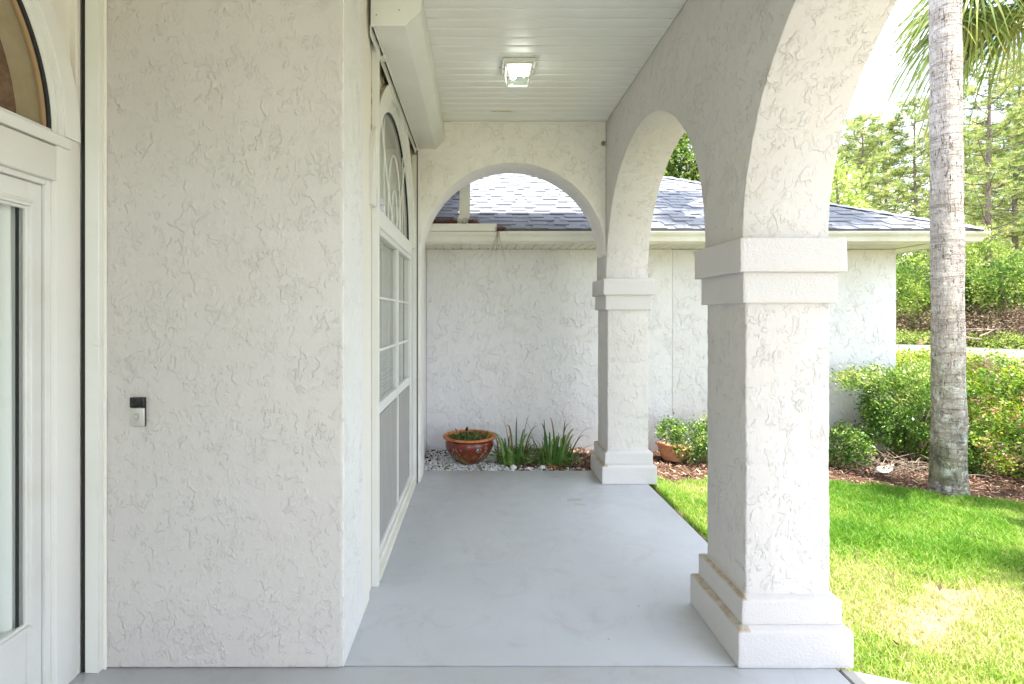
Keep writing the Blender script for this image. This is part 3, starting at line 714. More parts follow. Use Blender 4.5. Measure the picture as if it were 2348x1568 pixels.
b.add([(p[0], 5.4845 - (p[0] - 5.21), p[1]) for p in pr2] + [(p[0], 12.6, p[1]) for p in pr2], [(i, (i+1) % n, n+(i+1) % n, n+i) for i in range(n)]); b.build('gutter', M_gutter, gar, smooth=50)
# roof deck
S_ = 3.5; ya, xa = 5.425, 5.27
rz = lambda s: EZ + PT*s
V = [(-8, ya, EZ), (xa, ya, EZ), (xa-S_, ya+S_, rz(S_)), (-8, ya+S_, rz(S_)), (xa, ya+2*S_, EZ), (-8, ya+2*S_, EZ)]
b = MB(); b.add(V, [(0,1,2,3), (1,4,2), (3,2,4,5)]); b.add([(v[0], v[1], v[2]-.02) for v in V[:2]] + list(V[:2]), [(0,1,3,2)])
roof = b.build('roof', M_shingle, gar)
# courses: base strips as one part, raised tabs as shingles
EXPO = .128; tilt = math.atan(PT); cst, snt = math.cos(tilt), math.sin(tilt)
strips = MB()
def slab(mb, x0, x1, s0, s1, lo, hi, th, skew=0):
    P_ = lambda x, s, h_: (x, ya + s - h_*snt, rz(s) + h_*cst)
    vs = [P_(x0, s0, lo), P_(x1, s0, lo), P_(x1+skew, s1, hi), P_(x0+skew, s1, hi), P_(x0, s0, lo+th), P_(x1, s0, lo+th), P_(x1+skew, s1, hi+th*.4), P_(x0+skew, s1, hi+th*.4)]
    mb.add(vs, [(0,3,2,1), (4,5,6,7), (0,1,5,4), (1,2,6,5), (2,3,7,6), (3,0,4,7)])
tabs = []; rs = random.Random(5); nC = int(S_/EXPO)
for c in range(nC):
    s = c*EXPO - .012; xr = xa - s - .02
    slab(strips, -2.2, xr, s, s+EXPO+.03, .004, .001, .005)
    x = -2.2 + rs.uniform(0, .3)
    while x < xr - .12:
        w_ = rs.choice((.12, .16, .2, .26, .3)); w_ = min(w_, xr - x - .01)
        tabs.append((x, x+w_, s, rs.uniform(-.006, .006))); x += w_ + rs.choice((.07, .1, .14, .19, .24))
strips.build('shingle_course', M_shingle, roof, kind='stuff')
def score(t):
    xm = (t[0]+t[1])/2; px = VX + F*xm/(ya+t[2]); vis = (965 < px < 1385) or (1495 < px < 1640) or px > 1895
    return (0 if vis else 100) + t[2] + abs(xm-1)*.15
tabs.sort(key=score); rest = MB()
for i, (x0, x1, s, j) in enumerate(tabs):
    tgt = MB() if i < 290 else rest
    slab(tgt, x0, x1, s-.003+j, s+EXPO+.02, .0105, .006, .006 + rs.uniform(0, .003), rs.uniform(-.008, .008))
    if i < 290: tgt.build('shingle', M_shingle, roof)
rest.build('shingle_field', M_shingle, roof, kind='stuff')
caps = MB(); s = 0
q = 1/math.sqrt(2)
for i in range(26):
    s = -.01 + i*.128; c0 = Vector((xa-s, ya+s, rz(s)+.018)); c1 = Vector((xa-s-.16, ya+s+.16, rz(s+.16)+.010))
    sd = Vector((q, q, 0))*.13; dn = Vector((0, 0, -.034))
    tgt = MB(); tgt.add([c0-sd+dn, c0, c0+sd+dn, c1-sd+dn, c1, c1+sd+dn] + [p - Vector((0,0,.008)) for p in (c0-sd+dn, c0, c0+sd+dn)], [(0,1,4,3), (1,2,5,4), (6,7,1,0), (7,8,2,1)])
    tgt.build('ridge_cap', M_shingle, roof)

# upper gutter end + downspout
ug = empty('downspout', (-.15, 5.40, 2.40), 'white ribbed downspout dropping into a short box gutter on the garage roof', 'downspout')
b = MB()
z0, z1 = 2.4035, 2.475
b.box((-.585, 5.366, z0), (.195, 5.369, z1)); b.box((-.585, 5.369, z0), (.195, 5.44, z0+.003)); b.box((.192, 5.369, z0), (.195, 5.44, z1)); b.box((-.585, 5.362, z1-.008), (.195, 5.366, z1+.002)); b.build('box_gutter', M_gutter, ug)
b = MB(); n = 9; xs = np.linspace(-.055, .055, 2*n+1)
def rowp(cx_, cy_, z): 
    fr = [(cx_+x, cy_-.035 + (.004 if i % 2 else 0), z) for i, x in enumerate(xs)]
    return fr + [(cx_+.055, cy_+.035, z), (cx_-.055, cy_+.035, z)]
rows = [(-.158, 5.43, 2.474), (-.155, 5.425, 2.53), (-.138, 5.47, 2.58), (-.132, 5.475, 3.279)]
rr = [rowp(*r_) for r_ in rows]; m_ = len(rr[0]); vs = [p for r_ in rr for p in r_]
b.add(vs, [(i*m_+k_, i*m_+(k_+1) % m_, (i+1)*m_+(k_+1) % m_, (i+1)*m_+k_) for i in range(3) for k_ in range(m_)]); b.build('spout', M_gutter, ug)

# ------------------------------------------------------------------ SCATTER HELPERS
def leaves(P_, size, tint, up=.3, aspect=.5, nrm=None, fold=.25, rg=rng):
    """diamond leaves; P_ (n,3), size scalar/array"""
    n = len(P_); a = rg.normal(size=(n, 3)); 
    if nrm is not None: a += nrm*1.2
    a[:, 2] += up; a /= np.linalg.norm(a, axis=1)[:, None]
    b_ = np.cross(a, rg.normal(size=(n, 3))); b_ /= np.linalg.norm(b_, axis=1)[:, None]
    c_ = np.cross(a, b_); s = (size * rg.uniform(.6, 1.3, n))[:, None]
    v0 = P_; v1 = P_ + a*s*.5 + b_*s*aspect*.5 + c_*s*fold*.3; v2 = P_ + a*s; v3 = P_ + a*s*.5 - b_*s*aspect*.5 + c_*s*fold*.3
    V = np.stack([v0, v1, v2, v3], 1).reshape(-1, 3); Fc = np.arange(4*n).reshape(n, 4)
    return V, Fc, np.repeat(tint, 4)
def clumps(ells, nclump, nper, spread, shell=.85, rg=rng, zmin=-1):
    """clump centres on ellipsoid shells, then points around each"""
    w_ = np.array([e[1][0]*e[1][1] + e[1][1]*e[1][2] + e[1][0]*e[1][2] for e in ells]); w_ /= w_.sum()
    idx = rg.choice(len(ells), nclump, p=w_); C_ = np.array([e[0] for e in ells])[idx]; Rr = np.array([e[1] for e in ells])[idx]
    d = rg.normal(size=(nclump, 3)); d /= np.linalg.norm(d, axis=1)[:, None]
    cen = C_ + d*Rr*(shell + (1-shell)*rg.uniform(-1, 1, (nclump, 1)))
    cen = cen[cen[:, 2] > zmin]; d = d[:len(cen)]
    tn = rg.uniform(0, 1, len(cen))
    P_ = np.repeat(cen, nper, 0) + rg.normal(size=(len(cen)*nper, 3))*spread
    out_ = P_ - np.repeat(C_.mean(0)[None], len(P_), 0); out_ /= np.linalg.norm(out_, axis=1)[:, None] + 1e-6
    return P_, out_, np.repeat(tn, nper), cen
def stems(root, cens, k, m, parent, rad=.012, name='stem', seg=4, wob=.08):
    b = MB(); rr_ = random.Random(3)
    for c in k:
        e = Vector(cens[c]); p0 = Vector(root) + Vector((rr_.uniform(-.04, .04), rr_.uniform(-.04, .04), 0)); pts = []
        for i in range(seg+1):
            t = i/seg; p = p0.lerp(e, t); p.z = p0.z + (e.z-p0.z)*t**.8
            if 0 < i < seg: p += Vector((rr_.uniform(-1, 1), rr_.uniform(-1, 1), rr_.uniform(-1, 1)))*wob
            pts.append(p)
        b.tube(pts, [rad*(1-.8*i/seg) for i in range(seg+1)], 5)
    return b.build(name, m, parent, smooth=True)
def pn(x, y, f=1.0, s=0):
    return (np.sin(x*1.7*f+s+1.3*np.sin(y*1.1*f+s)) + np.sin(y*2.3*f+s*2+1.7*np.sin(x*1.9*f)) + .6*np.sin((x+y)*4.1*f+s) + .5*np.sin((x-y)*5.3*f+2*s))/3.1

# ------------------------------------------------------------------ GRASS
def grass(n, xlo, xhi, ylo, yhi, hmul, wmul, inside):
    x = rng.uniform(xlo, xhi, n); y = rng.uniform(ylo, yhi, n); keep = inside(x, y); x, y = x[keep], y[keep]
    lush_shade = np.clip(.02 + .75*np.clip((y-2.7)/1.0, 0, 1) + .55*pn(x, y*1.5, 1.15, .4) + .2*pn(x, y, 4.5, 1), 0, 1)                     # patchy lawn; shaded green and sunny yellow bands are also put into the colour
    wob_ = .16*pn(x, y, 5, 1.3)
    bare = np.exp(-(((x-2.5+wob_)/.36)**2 + ((y-2.80-.35*(x-2.5)+wob_)/.13)**2)) + .8*np.exp(-(((x-2.0+wob_)/.3)**2 + ((y-3.9+wob_)/.25)**2)) + .6*np.exp(-(((x-1.95)/.25)**2 + ((y-4.75)/.2)**2))
    k_ = rng.uniform(0, 1, len(x)) > bare*.45 + .55*(1-lush_shade)*(.5+.5*pn(x, y, 4, 2))
    x, y, lush_shade, bare = x[k_], y[k_], lush_shade[k_], bare[k_]; n = len(x)
    h_ = (.035 + .045*lush_shade*rng.uniform(.6, 1.3, n))*hmul*(1-.5*np.clip(bare, 0, 1)); an = rng.uniform(0, 2*PI, n); ln = rng.uniform(.1, .9, n)*h_
    wd_ = rng.uniform(.0016, .0032, n)*wmul
    dx, dy = np.cos(an), np.sin(an); pa = rng.uniform(0, 2*PI, n); sx, sy = np.cos(pa)*wd_, np.sin(pa)*wd_
    z0_ = np.full(n, G0)
    V = np.stack([np.stack([x-sx, y-sy, z0_], 1), np.stack([x+sx, y+sy, z0_], 1),
                  np.stack([x+dx*ln*.35+sx*.8, y+dy*ln*.35+sy*.8, z0_+h_*.6], 1), np.stack([x+dx*ln*.35-sx*.8, y+dy*ln*.35-sy*.8, z0_+h_*.6], 1),
                  np.stack([x+dx*ln, y+dy*ln, z0_+h_*rng.uniform(.75, 1, n)], 1)], 1).reshape(-1, 3)
    b_ = np.arange(n)*5
    T = np.concatenate([np.stack([b_, b_+1, b_+2], 1), np.stack([b_, b_+2, b_+3], 1), np.stack([b_+3, b_+2, b_+4], 1)])
    ti = np.clip(.79 - .50*lush_shade + rng.normal(0, .16, n) + .35*bare + .25*(rng.uniform(0, 1, n) > .9), 0, 1)
    return V, T, np.repeat(ti, 5)
edge_v = lambda x: 4.93 - np.maximum(0, x-3.1)*.48 + .04*np.sin(x*9)+.03*np.sin(x*23)
path_in = lambda x, y: (y < 2.25 - (x-1.568)*.40) & (x < 3.2)
A = [grass(330000, 1.565, 5.6, 1.9, 5.0, 1, 1, lambda x, y: (y < edge_v(x)) & (x > 1.60 + .02*np.sin(y*14)) & ~path_in(x, y) & (x < y*1.09+.5)),
     grass(60000, 5.0, 12, -1, 3.6, 1.2, 2.2, lambda x, y: (y < edge_v(x)))]
o_ = 0; Vs, Ts, Ti = [], [], []
for v_, t_, i_ in A: Vs.append(v_); Ts.append(t_+o_); Ti.append(i_); o_ += len(v_)
npmesh('grass', np.concatenate(Vs), np.concatenate(Ts), M_grass, np.concatenate(Ti), kind='stuff', label='bright patchy green lawn grass beside the porch slab', cat='grass')

# ------------------------------------------------------------------ GRAVEL, MULCH
ico = bmesh.new(); bmesh.ops.create_icosphere(ico, subdivisions=1, radius=1); ico.verts.index_update()
IV = np.array([v.co[:] for v in ico.verts]); IF = np.array([[v.index for v in f.verts] for f in ico.faces]); ico.free()
def pebbles(P_, s, flat=.7):
    n = len(P_); k_ = len(IV); sc3 = s[:, None]*rng.uniform(.65, 1.25, (n, 3)); sc3[:, 2] *= flat
    th = rng.uniform(0, 2*PI, n); c, q_ = np.cos(th)[:, None], np.sin(th)[:, None]
    L_ = IV[None]*(1+rng.uniform(-.22, .22, (n, k_, 1)))*sc3[:, None]
    X_ = L_[..., 0]*c - L_[..., 1]*q_; Y_ = L_[..., 0]*q_ + L_[..., 1]*c
    V = np.stack([X_, Y_, L_[..., 2]], 2) + P_[:, None]
    Fc = (IF[None] + (np.arange(n)*k_)[:, None, None]).reshape(-1, 3)
    return V.reshape(-1, 3), Fc
n = 5200; x = rng.uniform(-.585, 1.16, n); y = rng.uniform(5.13, 6.03, n)
pk = rng.uniform(0, 1, n) < np.where(x < .34 + .10*np.sin(y*9), 1, np.where(y < 5.24, .55, .10)); pk &= ~((x < .05) & (y > 5.7) & (rng.uniform(0, 1, n) < .55))
x, y = x[pk], y[pk]; s = rng.uniform(.007, .016, len(x))
V, Fc = pebbles(np.stack([x, y, -.028 + .02*rng.uniform(0, 1, len(x))**2 + .01*pn(x, y, 3)], 1), s)
npmesh('gravel', V, Fc, M_stone, np.repeat(rng.uniform(0, 1, len(x)), len(IV)), kind='stuff', label='white pebbles spread in the bed at the end of the porch', cat='gravel')

def chips(P_, L_, W_):
    n = len(P_); th = rng.uniform(0, 2*PI, n); el = rng.normal(0, .35, n)
    a = np.stack([np.cos(th)*np.cos(el), np.sin(th)*np.cos(el), np.sin(el)], 1); b_ = np.cross(a, rng.normal(size=(n, 3))*.5 + [0, 0, 1]); b_ /= np.linalg.norm(b_, axis=1)[:, None]
    a *= L_[:, None]; b_ *= W_[:, None]
    V = np.stack([P_-a-b_, P_+a-b_*.6, P_+a+b_*.7, P_-a+b_], 1).reshape(-1, 3); return V, np.arange(4*n).reshape(n, 4)
def mulch_pts(n, x0, x1, y0, y1, ok, z): 
    x = rng.uniform(x0, x1, n); y = rng.uniform(y0, y1, n); m_ = ok(x, y); x, y = x[m_], y[m_]; return np.stack([x, y, z + rng.uniform(0, .022, len(x))], 1)
Pm = np.concatenate([mulch_pts(9000, .28, 1.24, 5.13, 6.04, lambda x, y: (x > .33 + .12*np.sin(y*9)) | (y > 5.9), -.035),
                     mulch_pts(30000, 1.25, 7.2, 3.2, 6.05, lambda x, y: (y > edge_v(x)-.02) & ~((x > 4.9) & (y > 7)), -.05)])
V, Fc = chips(Pm, rng.uniform(.008, .030, len(Pm)), rng.uniform(.0015, .007, len(Pm)))
npmesh('mulch', V, Fc, M_mulch, np.repeat(rng.uniform(0, 1, len(Pm)), 4), kind='stuff', label='reddish brown bark mulch and pine straw in the planting beds', cat='mulch')

# ------------------------------------------------------------------ POTS
pc = Vector((-.088, 5.50, -.012))
pot = empty('glazed_pot', pc, 'wide red glazed bowl planter with orange worn rim on the white gravel', 'planter')
M_glaze = mat('red_glaze', (.20, .025, .015), .16, .6); k = N(M_glaze); zz = k.sep()['Z']
cb = k.mix(k.rng(k.noise(6, 4, .6, .8), .38, .62), (.23, .022, .016), (.13, .035, .016))
cb = k.mix(k.math('MULTIPLY', k.rng(k.noise(11, 4, .65, .6, loc=(2, 1, 0)), .48, .62), k.rng(zz, .13, .03)), cb, (.24, .27, .035))
cb = k.mix(k.math('MULTIPLY', k.rng(k.noise(30, 5, .7, .4, scl=(1, 1, .4)), .62, .72), k.rng(zz, .20, .08, 0, .7)), cb, (.42, .20, .07))
k.l(cb, k.b.inputs['Base Color']); k.l(k.bump(k.noise(40, 3), .4, .002), k.b.inputs['Normal'])
M_terra = mat('terracotta_rim', (.55, .19, .06), .6); k = N(M_terra)
k.l(k.mix(k.rng(k.noise(18, 5, .7, .5), .45, .6), (.58, .20, .055), (.42, .10, .035)), k.b.inputs['Base Color']); k.l(k.bump(k.noise(60, 3), .5, .002), k.b.inputs['Normal'])
b = MB(); b.lathe([(0, .0), (.13, 0), (.15, .012), (.195, .06), (.232, .115), (.252, .165), (.256, .20), (.250, .222), (.244, .232), (.254, .240), (.262, .250)], pc, 64); b.build('bowl', M_glaze, pot, smooth='all')
b = MB(); b.lathe([(.262, .250), (.275, .253), (.280, .262), (.277, .272), (.266, .277), (.252, .274), (.240, .262), (.234, .22), (.225, .19)], pc, 64, .012); b.build('rim', M_terra, pot, smooth='all')
b = MB(); b.lathe([(.232, .205), (.15, .222), (.05, .228), (0, .226)], pc, 32); b.build('soil', M_dirt, pot, smooth='all')
# embossed vine of pale leaves on the bowl
M_inlay = mat('pale_inlay', (.27, .20, .16), .3); M_aqua = mat('aqua_inlay', (.22, .52, .48), .2)
prf = [(.13, 0), (.15, .012), (.195, .06), (.232, .115), (.252, .165), (.256, .20), (.250, .222)]
def pr(z):
    for (r0, z0), (r1, z1) in zip(prf, prf[1:]):
        if z <= z1: return r0 + (r1-r0)*(z-z0)/(z1-z0)
    return .25
def onpot(a, z, o=.0015): r_ = pr(z)+o; return pc + Vector((r_*math.cos(a), r_*math.sin(a), z))
b = MB()
for a0 in (-2.35, -1.15, -.85):
    ln = [onpot(a0 + .16*math.sin(t*5) + .14*t, .05 + .15*t) for t in np.linspace(0, 1, 14)]; b.tube(ln, .0016, 5)
b.build('vine', M_inlay, pot, smooth=True)
lf = MB(); lf2 = MB(); rr_ = random.Random(8)
for a0, z0, an, sz, aq in [(-1.22, .176, .9, .040, 1), (-1.10, .178, 1.9, .036, 0), (-1.18, .150, .2, .034, 0), (-.86, .185, 1.2, .036, 0), (-.78, .18, 2.0, .036, 0), (-.83, .15, 1.0, .034, 1), (-1.0, .10, 1.2, .03, 1), (-1.05, .075, 2, .03, 0), (-.92, .12, .4, .03, 0),
                         (-2.55, .17, 1.6, .035, 0), (-2.25, .165, 1.3, .05, 0), (-2.12, .165, 1.8, .05, 0), (-2.38, .13, 1.0, .03, 1), (-1.9, .17, 2.2, .03, 0), (-2.0, .12, 1.0, .03, 0)]:
    ca, sa = math.cos(an), math.sin(an)
    T_ = [(-.5, 0), (-.2, .2), (.15, .2), (.5, 0), (.15, -.2), (-.2, -.2)]
    q_ = [onpot(a0 + (u*ca - v_*sa)*sz/.25, z0 + (u*sa + v_*ca)*sz, .0022) for u, v_ in T_]
    (lf2 if aq else lf).add(q_ + [onpot(a0, z0, .005)], [(i, (i+1) % 6, 6) for i in range(6)])
lf.build('inlay', M_inlay, pot); lf2.build('inlay', M_aqua, pot)
th = rng.uniform(0, 2*PI, 420); r_ = .21*np.sqrt(rng.uniform(0, 1, 420)); Pp = np.stack([pc.x + r_*np.cos(th), pc.y + r_*np.sin(th), pc.z + .225 + rng.uniform(0, .05, 420)], 1)
V, Fc, T = leaves(Pp, .04, rng.uniform(0, .6, 420), .4, .35); succ = npmesh('succulent', V, Fc, M_aloe, T, label='low dark green succulents growing inside the red bowl', cat='plant')
th = rng.uniform(0, 2*PI, 60); Pp = np.stack([pc.x+.07 + .05*np.cos(th), pc.y - .14+.03*np.sin(th), np.full(60, pc.z+.235)], 1)
V, Fc, T = leaves(Pp, .05, rng.uniform(.5, 1, 60), 1.0, .2); npmesh('withered_leaf', V, Fc, M_brown, T, succ)
b = MB(); sx, sy = pc.x - .03, pc.y - .05
b.tube([(sx, sy, pc.z+.2), (sx+.002, sy, pc.z+.33)], .003, 8); o_ = b.build('plant_marker', M_blk, label='thin black stake with oval tip stuck in the red bowl', cat='plant marker')
bm = bmesh.new(); bmesh.ops.create_uvsphere(bm, u_segments=16, v_segments=10, radius=1)
for v in bm.verts: v.co = Vector((v.co.x*.014, v.co.y*.006, v.co.z*.024)); v.co = Matrix.Rotation(R(18), 3, 'Y') @ v.co + Vector((sx+.003, sy, pc.z+.35))
b = MB(); b.addbm(bm); b.build('oval_tip', M_blk, o_, smooth='all')

# terracotta bowl under the shrub
p2 = Vector((2.10, 5.62, -.045)); tp = empty('terracotta_pot', p2, 'tilted terracotta bowl half covered by the small shrub', 'planter')
prt = [(0, 0), (.09, 0), (.10, .01), (.135, .07), (.165, .14), (.17, .15), (.185, .152), (.187, .172), (.178, .175), (.165, .160), (.155, .145)]
M_t2 = mat('pale_terracotta', (.56, .27, .15), .8); k = N(M_t2); k.l(k.mix(k.rng(k.noise(14, 5, .7), .4, .65), (.58, .28, .15), (.44, .20, .11)), k.b.inputs['Base Color'])
b = MB(); b.lathe(prt, p2, 40); o_ = b.build('bowl', M_t2, tp, smooth='all')
b = MB(); b.lathe([(.16, .145), (.08, .155), (0, .158)], p2, 24); b.build('soil', M_dirt, tp, smooth='all')
tp.rotation_euler = (R(-7), R(9), 0)
b = MB(); sh_ = [(-.06, -.02), (.0, -.035), (.07, -.02), (.05, .015), (-.02, .03)]
b.prism([(.745+x, 5.29+y) for x, y in sh_], 'z', -.018, -.006, .002); o_ = b.build('pot_shard', M_terra, label='flat orange terracotta shard lying in the mulch below the aloes', cat='pot shard')
b = MB(); 
for (x_, y_, s_, nm) in [(.36, 5.22, .03, 'upright pale stone at the edge of the white gravel'), (.51, 5.20, .028, 'rough pale stone beneath the left aloe clump'), (.655, 5.235, .034, 'heart shaped pale stone beside the orange shard')]:
    V, Fc = pebbles(np.array([[x_, y_, -.012]]), np.array([s_]), 1.1); npmesh('rock', V, Fc, M_stone, np.full(len(V), .45), label=nm, cat='rock')

# ------------------------------------------------------------------ ALOE CLUMPS
def aloe(cx_, cy_, n, hmax, spread, label, seed, extra=()):
    rr = random.Random(seed); root = empty('aloe_plant', (cx_, cy_, -.03), label, 'aloe plant', 'aloe clumps at the end of the porch')
    specs = []
    for i in range(n):
        a = rr.uniform(0, 2*PI); rad = spread*math.sqrt(rr.random()); hh = hmax*rr.uniform(.35, .8) if i > n*.25 else hmax*rr.uniform(.75, 1.05)
        specs.append((cx_+rad*math.cos(a), cy_+rad*.5*math.sin(a), a + rr.uniform(-.6, .6), hh, rr.uniform(.25, .95)*hh, rr.uniform(.009, .017), rr.uniform(.1, .9) if rr.random() > .06 else .99))
    specs += list(extra)
    for (x_, y_, a, hh, out_, wd_, ti) in specs:
        seg = 7; pts = []; dx, dy = math.cos(a), math.sin(a); cur = rr.uniform(.8, 2.0)
        vs = []; T = []
        for i in range(seg+1):
            t_ = i/seg; p = Vector((x_ + dx*out_*t_**cur, y_ + dy*out_*.6*t_**cur, -.03 + hh*math.sin(t_*PI*(.5 + .16*min(1, out_/hh)))))
            w2 = wd_*(1-t_)**.7 + .0006; sv = Vector((-dy, dx, 0))
            if abs(dy) > .7: sv = Vector((1, 0, 0))
            vs += [p - sv*w2, p + Vector((dx, dy, -.3))*w2*.5, p + sv*w2]; T += [ti + .1*t_]*3
        fs = [(i*3+j, i*3+j+1, i*3+j+4, i*3+j+3) for i in range(seg) for j in range(2)]
        npmesh('leaf', vs, fs, M_aloe, T, root, smooth=True)
    return root
aloe(.36, 5.42, 46, .37, .17, 'left clump of upright green aloe beside the red bowl', 21,
     [(.40, 5.42, 1.2, .50, .03, .010, .15), (.46, 5.42, .3, .52, .10, .010, .2), (.33, 5.40, 2.6, .47, .12, .009, .2), (.22, 5.42, 3.1, .30, .2, .008, .3)])
aloe(.80, 5.38, 42, .40, .17, 'right clump of spiky green aloe reaching toward the porch pillar', 22,
     [(.92, 5.36, .15, .22, .42, .010, .5), (.85, 5.36, .4, .44, .12, .014, .3), (.80, 5.36, 2.2, .50, .10, .011, .97), (.70, 5.38, 1.8, .48, .05, .010, .2), (.62, 5.38, 2.9, .45, .14, .009, .2), (.88, 5.36, .9, .47, .05, .010, .4), (.86, 5.34, 1.6, .30, .02, .022, .75)])
# low runners
Pm = mulch_pts(420, .17, 1.02, 5.27, 5.60, lambda x, y: x > 0, .0); Pm[:, 2] += rng.uniform(0, .09, len(Pm)); V, Fc, T = leaves(Pm, .11, rng.uniform(.35, .95, len(Pm)), .2, .11)
npmesh('ground_cover', V, Fc, M_aloe, T, kind='stuff', label='tangled low yellow green offshoots under the aloe clumps', cat='ground cover')
for (x_, lab) in ((-.30, 'tiny green weed in the gravel near the window'), (.02, 'small weed sprout in the gravel below the red bowl')):
    Pm = np.stack([x_ + rng.normal(0, .012, 30), 5.18 + rng.normal(0, .012, 30), rng.uniform(-.02, .03, 30)], 1); V, Fc, T = leaves(Pm, .022, rng.uniform(.3, .8, 30), .5)
    npmesh('weed', V, Fc, M_aloe, T, label=lab, cat='weed')

# ------------------------------------------------------------------ PINE NEEDLES on the garage gutter
def needles(name, n, x0, x1, y0, y1, z0, z1, label, L=.09, mt=M_brown, bias=.25):
    P_ = np.stack([rng.uniform(x0, x1, n), rng.uniform(y0, y1, n), rng.uniform(z0, z1, n)], 1)
    V, Fc = chips(P_, rng.uniform(.3, .6, n)*L, np.full(n, .0013)); return npmesh(name, V, Fc, mt, np.repeat(rng.uniform(0, 1, n)*.9, 4), kind='stuff', label=label, cat='pine needles')
M_straw = leafmat('pine_straw', [(0, (.09, .025, .012)), (.5, (.22, .07, .03)), (1, (.45, .28, .18))], .1, .8)
needles('pine_straw', 2400, -.56, -.0, 5.38, 5.60, 2.47, 2.535, 'rust brown pine straw heaped in the short box gutter', mt=M_straw)
needles('pine_straw', 260, .18, .28, 5.36, 5.45, 2.40, 2.45, 'small tuft of pine straw at the end of the box gutter', mt=M_straw)
b = MB()
for i in range(9):
    x_ = .20 + .03*random.random() + .0; e = x_ + random.uniform(-.10, .10); L_ = random.uniform(.12, .34)
    b.tube([(x_+(e-x_)*t**1.3, 5.365 - .01*t, 2.405 - L_*t) for t in np.linspace(0, 1, 6)], .0011, 4)
b.build('hanging_needles', M_twig, label='thin dry pine needles hanging from the garage gutter', cat='pine needles', kind='stuff')

# ------------------------------------------------------------------ SHRUBS
def shrub(name, ells, nclump, nper, spread, size, m, label, cat, tintf=lambda t, P_: t, root=None, nst=10, sm=M_twig, up=.3, aspect=.55, rad=.01, group=None, zmin=-.02, seed=0, wob=.05, name2='foliage'):
    rg = np.random.default_rng(100+seed)
    P_, out_, tn, cen = clumps(ells, nclump, nper, spread, rg=rg, zmin=zmin)
    ok = P_[:, 2] > G0; P_, out_, tn = P_[ok], out_[ok], tn[ok]
    tint = np.clip(tintf(tn, P_) + rg.normal(0, .12, len(P_)), 0, 1)
    c0 = np.mean([e[0] for e in ells], 0); root = root or (c0[0], c0[1], G0)
    e = empty(name, root, label, cat, group)
    V, Fc, T = leaves(P_, size, tint, up, aspect, out_, rg=rg)
    npmesh(name2, V, Fc, m, T, e)
    if nst: stems(root, cen, rg.choice(len(cen), min(nst, len(cen)), False), sm, e, rad, wob=wob)
    return e
G = G0
tA = lambda lo, hi: (lambda t, P_: max(0, lo-.1) + (hi-max(0, lo-.1))*t**1.3)
shrub('shrub', [((2.24, 5.52, .20), (.19, .16, .20)), ((2.08, 5.60, .28), (.13, .12, .12)), ((2.5, 5.6, .2), (.16, .16, .24))], 210, 22, .030, .030, M_bush, 'small dense shrub growing over the tilted terracotta bowl', 'shrub', tA(.2, .9), seed=1)
shrub('shrub', [((3.86, 5.45, .13), (.24, .2, .19)), ((4.12, 5.75, .16), (.22, .15, .16)), ((3.5, 5.5, .12), (.2, .2, .16))], 260, 22, .032, .030, M_bush, 'low bluish green shrub just right of the big porch pillar', 'shrub', tA(.1, .8), seed=2)
shrub('shrub', [((4.60, 5.55, .55), (.42, .35, .38)), ((4.35, 5.65, .84), (.30, .22, .13)), ((4.12, 5.62, .82), (.22, .18, .10)), ((4.75, 5.4, .30), (.36, .3, .28)), ((4.85, 5.6, .75), (.3, .3, .25)), ((4.42, 5.5, .36), (.26, .22, .24)), ((4.9, 5.25, .18), (.3, .25, .2))],
      820, 30, .034, .030, M_bush, 'tall loose garden shrub leaning left before the garage corner', 'shrub', lambda t, P_: .05+.62*t+.40*np.clip((P_[:, 2]-.5)/.5, 0, 1), root=(4.55, 5.5, G), nst=44, rad=.013, seed=3, wob=.07)
hed = shrub('hedge', [((6.0, 7.2, .50), (1.0, .9, .42)), ((7.2, 8.5, .50), (1.2, 1.0, .45)), ((5.3, 7.6, .52), (.5, .8, .42)), ((8.5, 9.2, .5), (1.3, .9, .42))], 1500, 26, .055, .042, M_hedge, 'sunlit yellow green clipped hedge beyond the garage corner', 'hedge', lambda t, P_: .35+.45*t, nst=14, seed=4)
shrub('hedge', [((5.55, 5.3, .52), (.62, .45, .52)), ((6.4, 5.4, .52), (.8, .55, .54)), ((5.25, 5.0, .30), (.45, .35, .32)), ((5.9, 4.8, .35), (.7, .4, .40)), ((7.2, 5.2, .55), (.8, .7, .55)), ((6.1, 6.2, .58), (1.1, .6, .42)), ((6.7, 4.5, .4), (.6, .5, .45))],
      1650, 30, .038, .036, M_hedge, 'dense hedge with reddish leaf tips right of the palm trunk', 'hedge', lambda t, P_: .05 + .8*t + .20*(t > .80) + .12*np.clip(P_[:, 2]-.5, 0, .5), nst=24, seed=5)
# twigs, stump, leaf
b = MB(); rr_ = random.Random(4)
for i in range(210):
    p = Vector((4.20 + rr_.gauss(0, .20), 5.25 + rr_.gauss(0, .14), G + rr_.uniform(0, .14))); a = rr_.uniform(0, 2*PI); L_ = rr_.uniform(.06, .22)
    d = Vector((math.cos(a), math.sin(a), rr_.uniform(-.25, .6)))*L_
    b.tube([p, p+d*.5+Vector((0, 0, rr_.uniform(-.01, .02))), p+d], [.0035, .0028, .001], 4)
b.build('brush_pile', M_twig, label='pale dry twigs piled under the leaning garden shrub', cat='brush pile', kind='stuff')
b = MB(); s0_ = gnd(1952, 1010, G) ; s0_ = Vector((4.13, 5.70, G))
b.tube([s0_, s0_+Vector((.0, 0, .16)), s0_+Vector((-.02, 0, .30)), s0_+Vector((-.035, 0, .40))], [.05, .045, .038, .022], 9); b.tube([s0_+Vector((0, 0, .18)), s0_+Vector((.07, 0, .20)), s0_+Vector((.10, 0, .25))], [.022, .018, .01], 6)
b.build('stump', M_twig, label='broken grey brown stump against the garage wall', cat='stump', smooth=50)
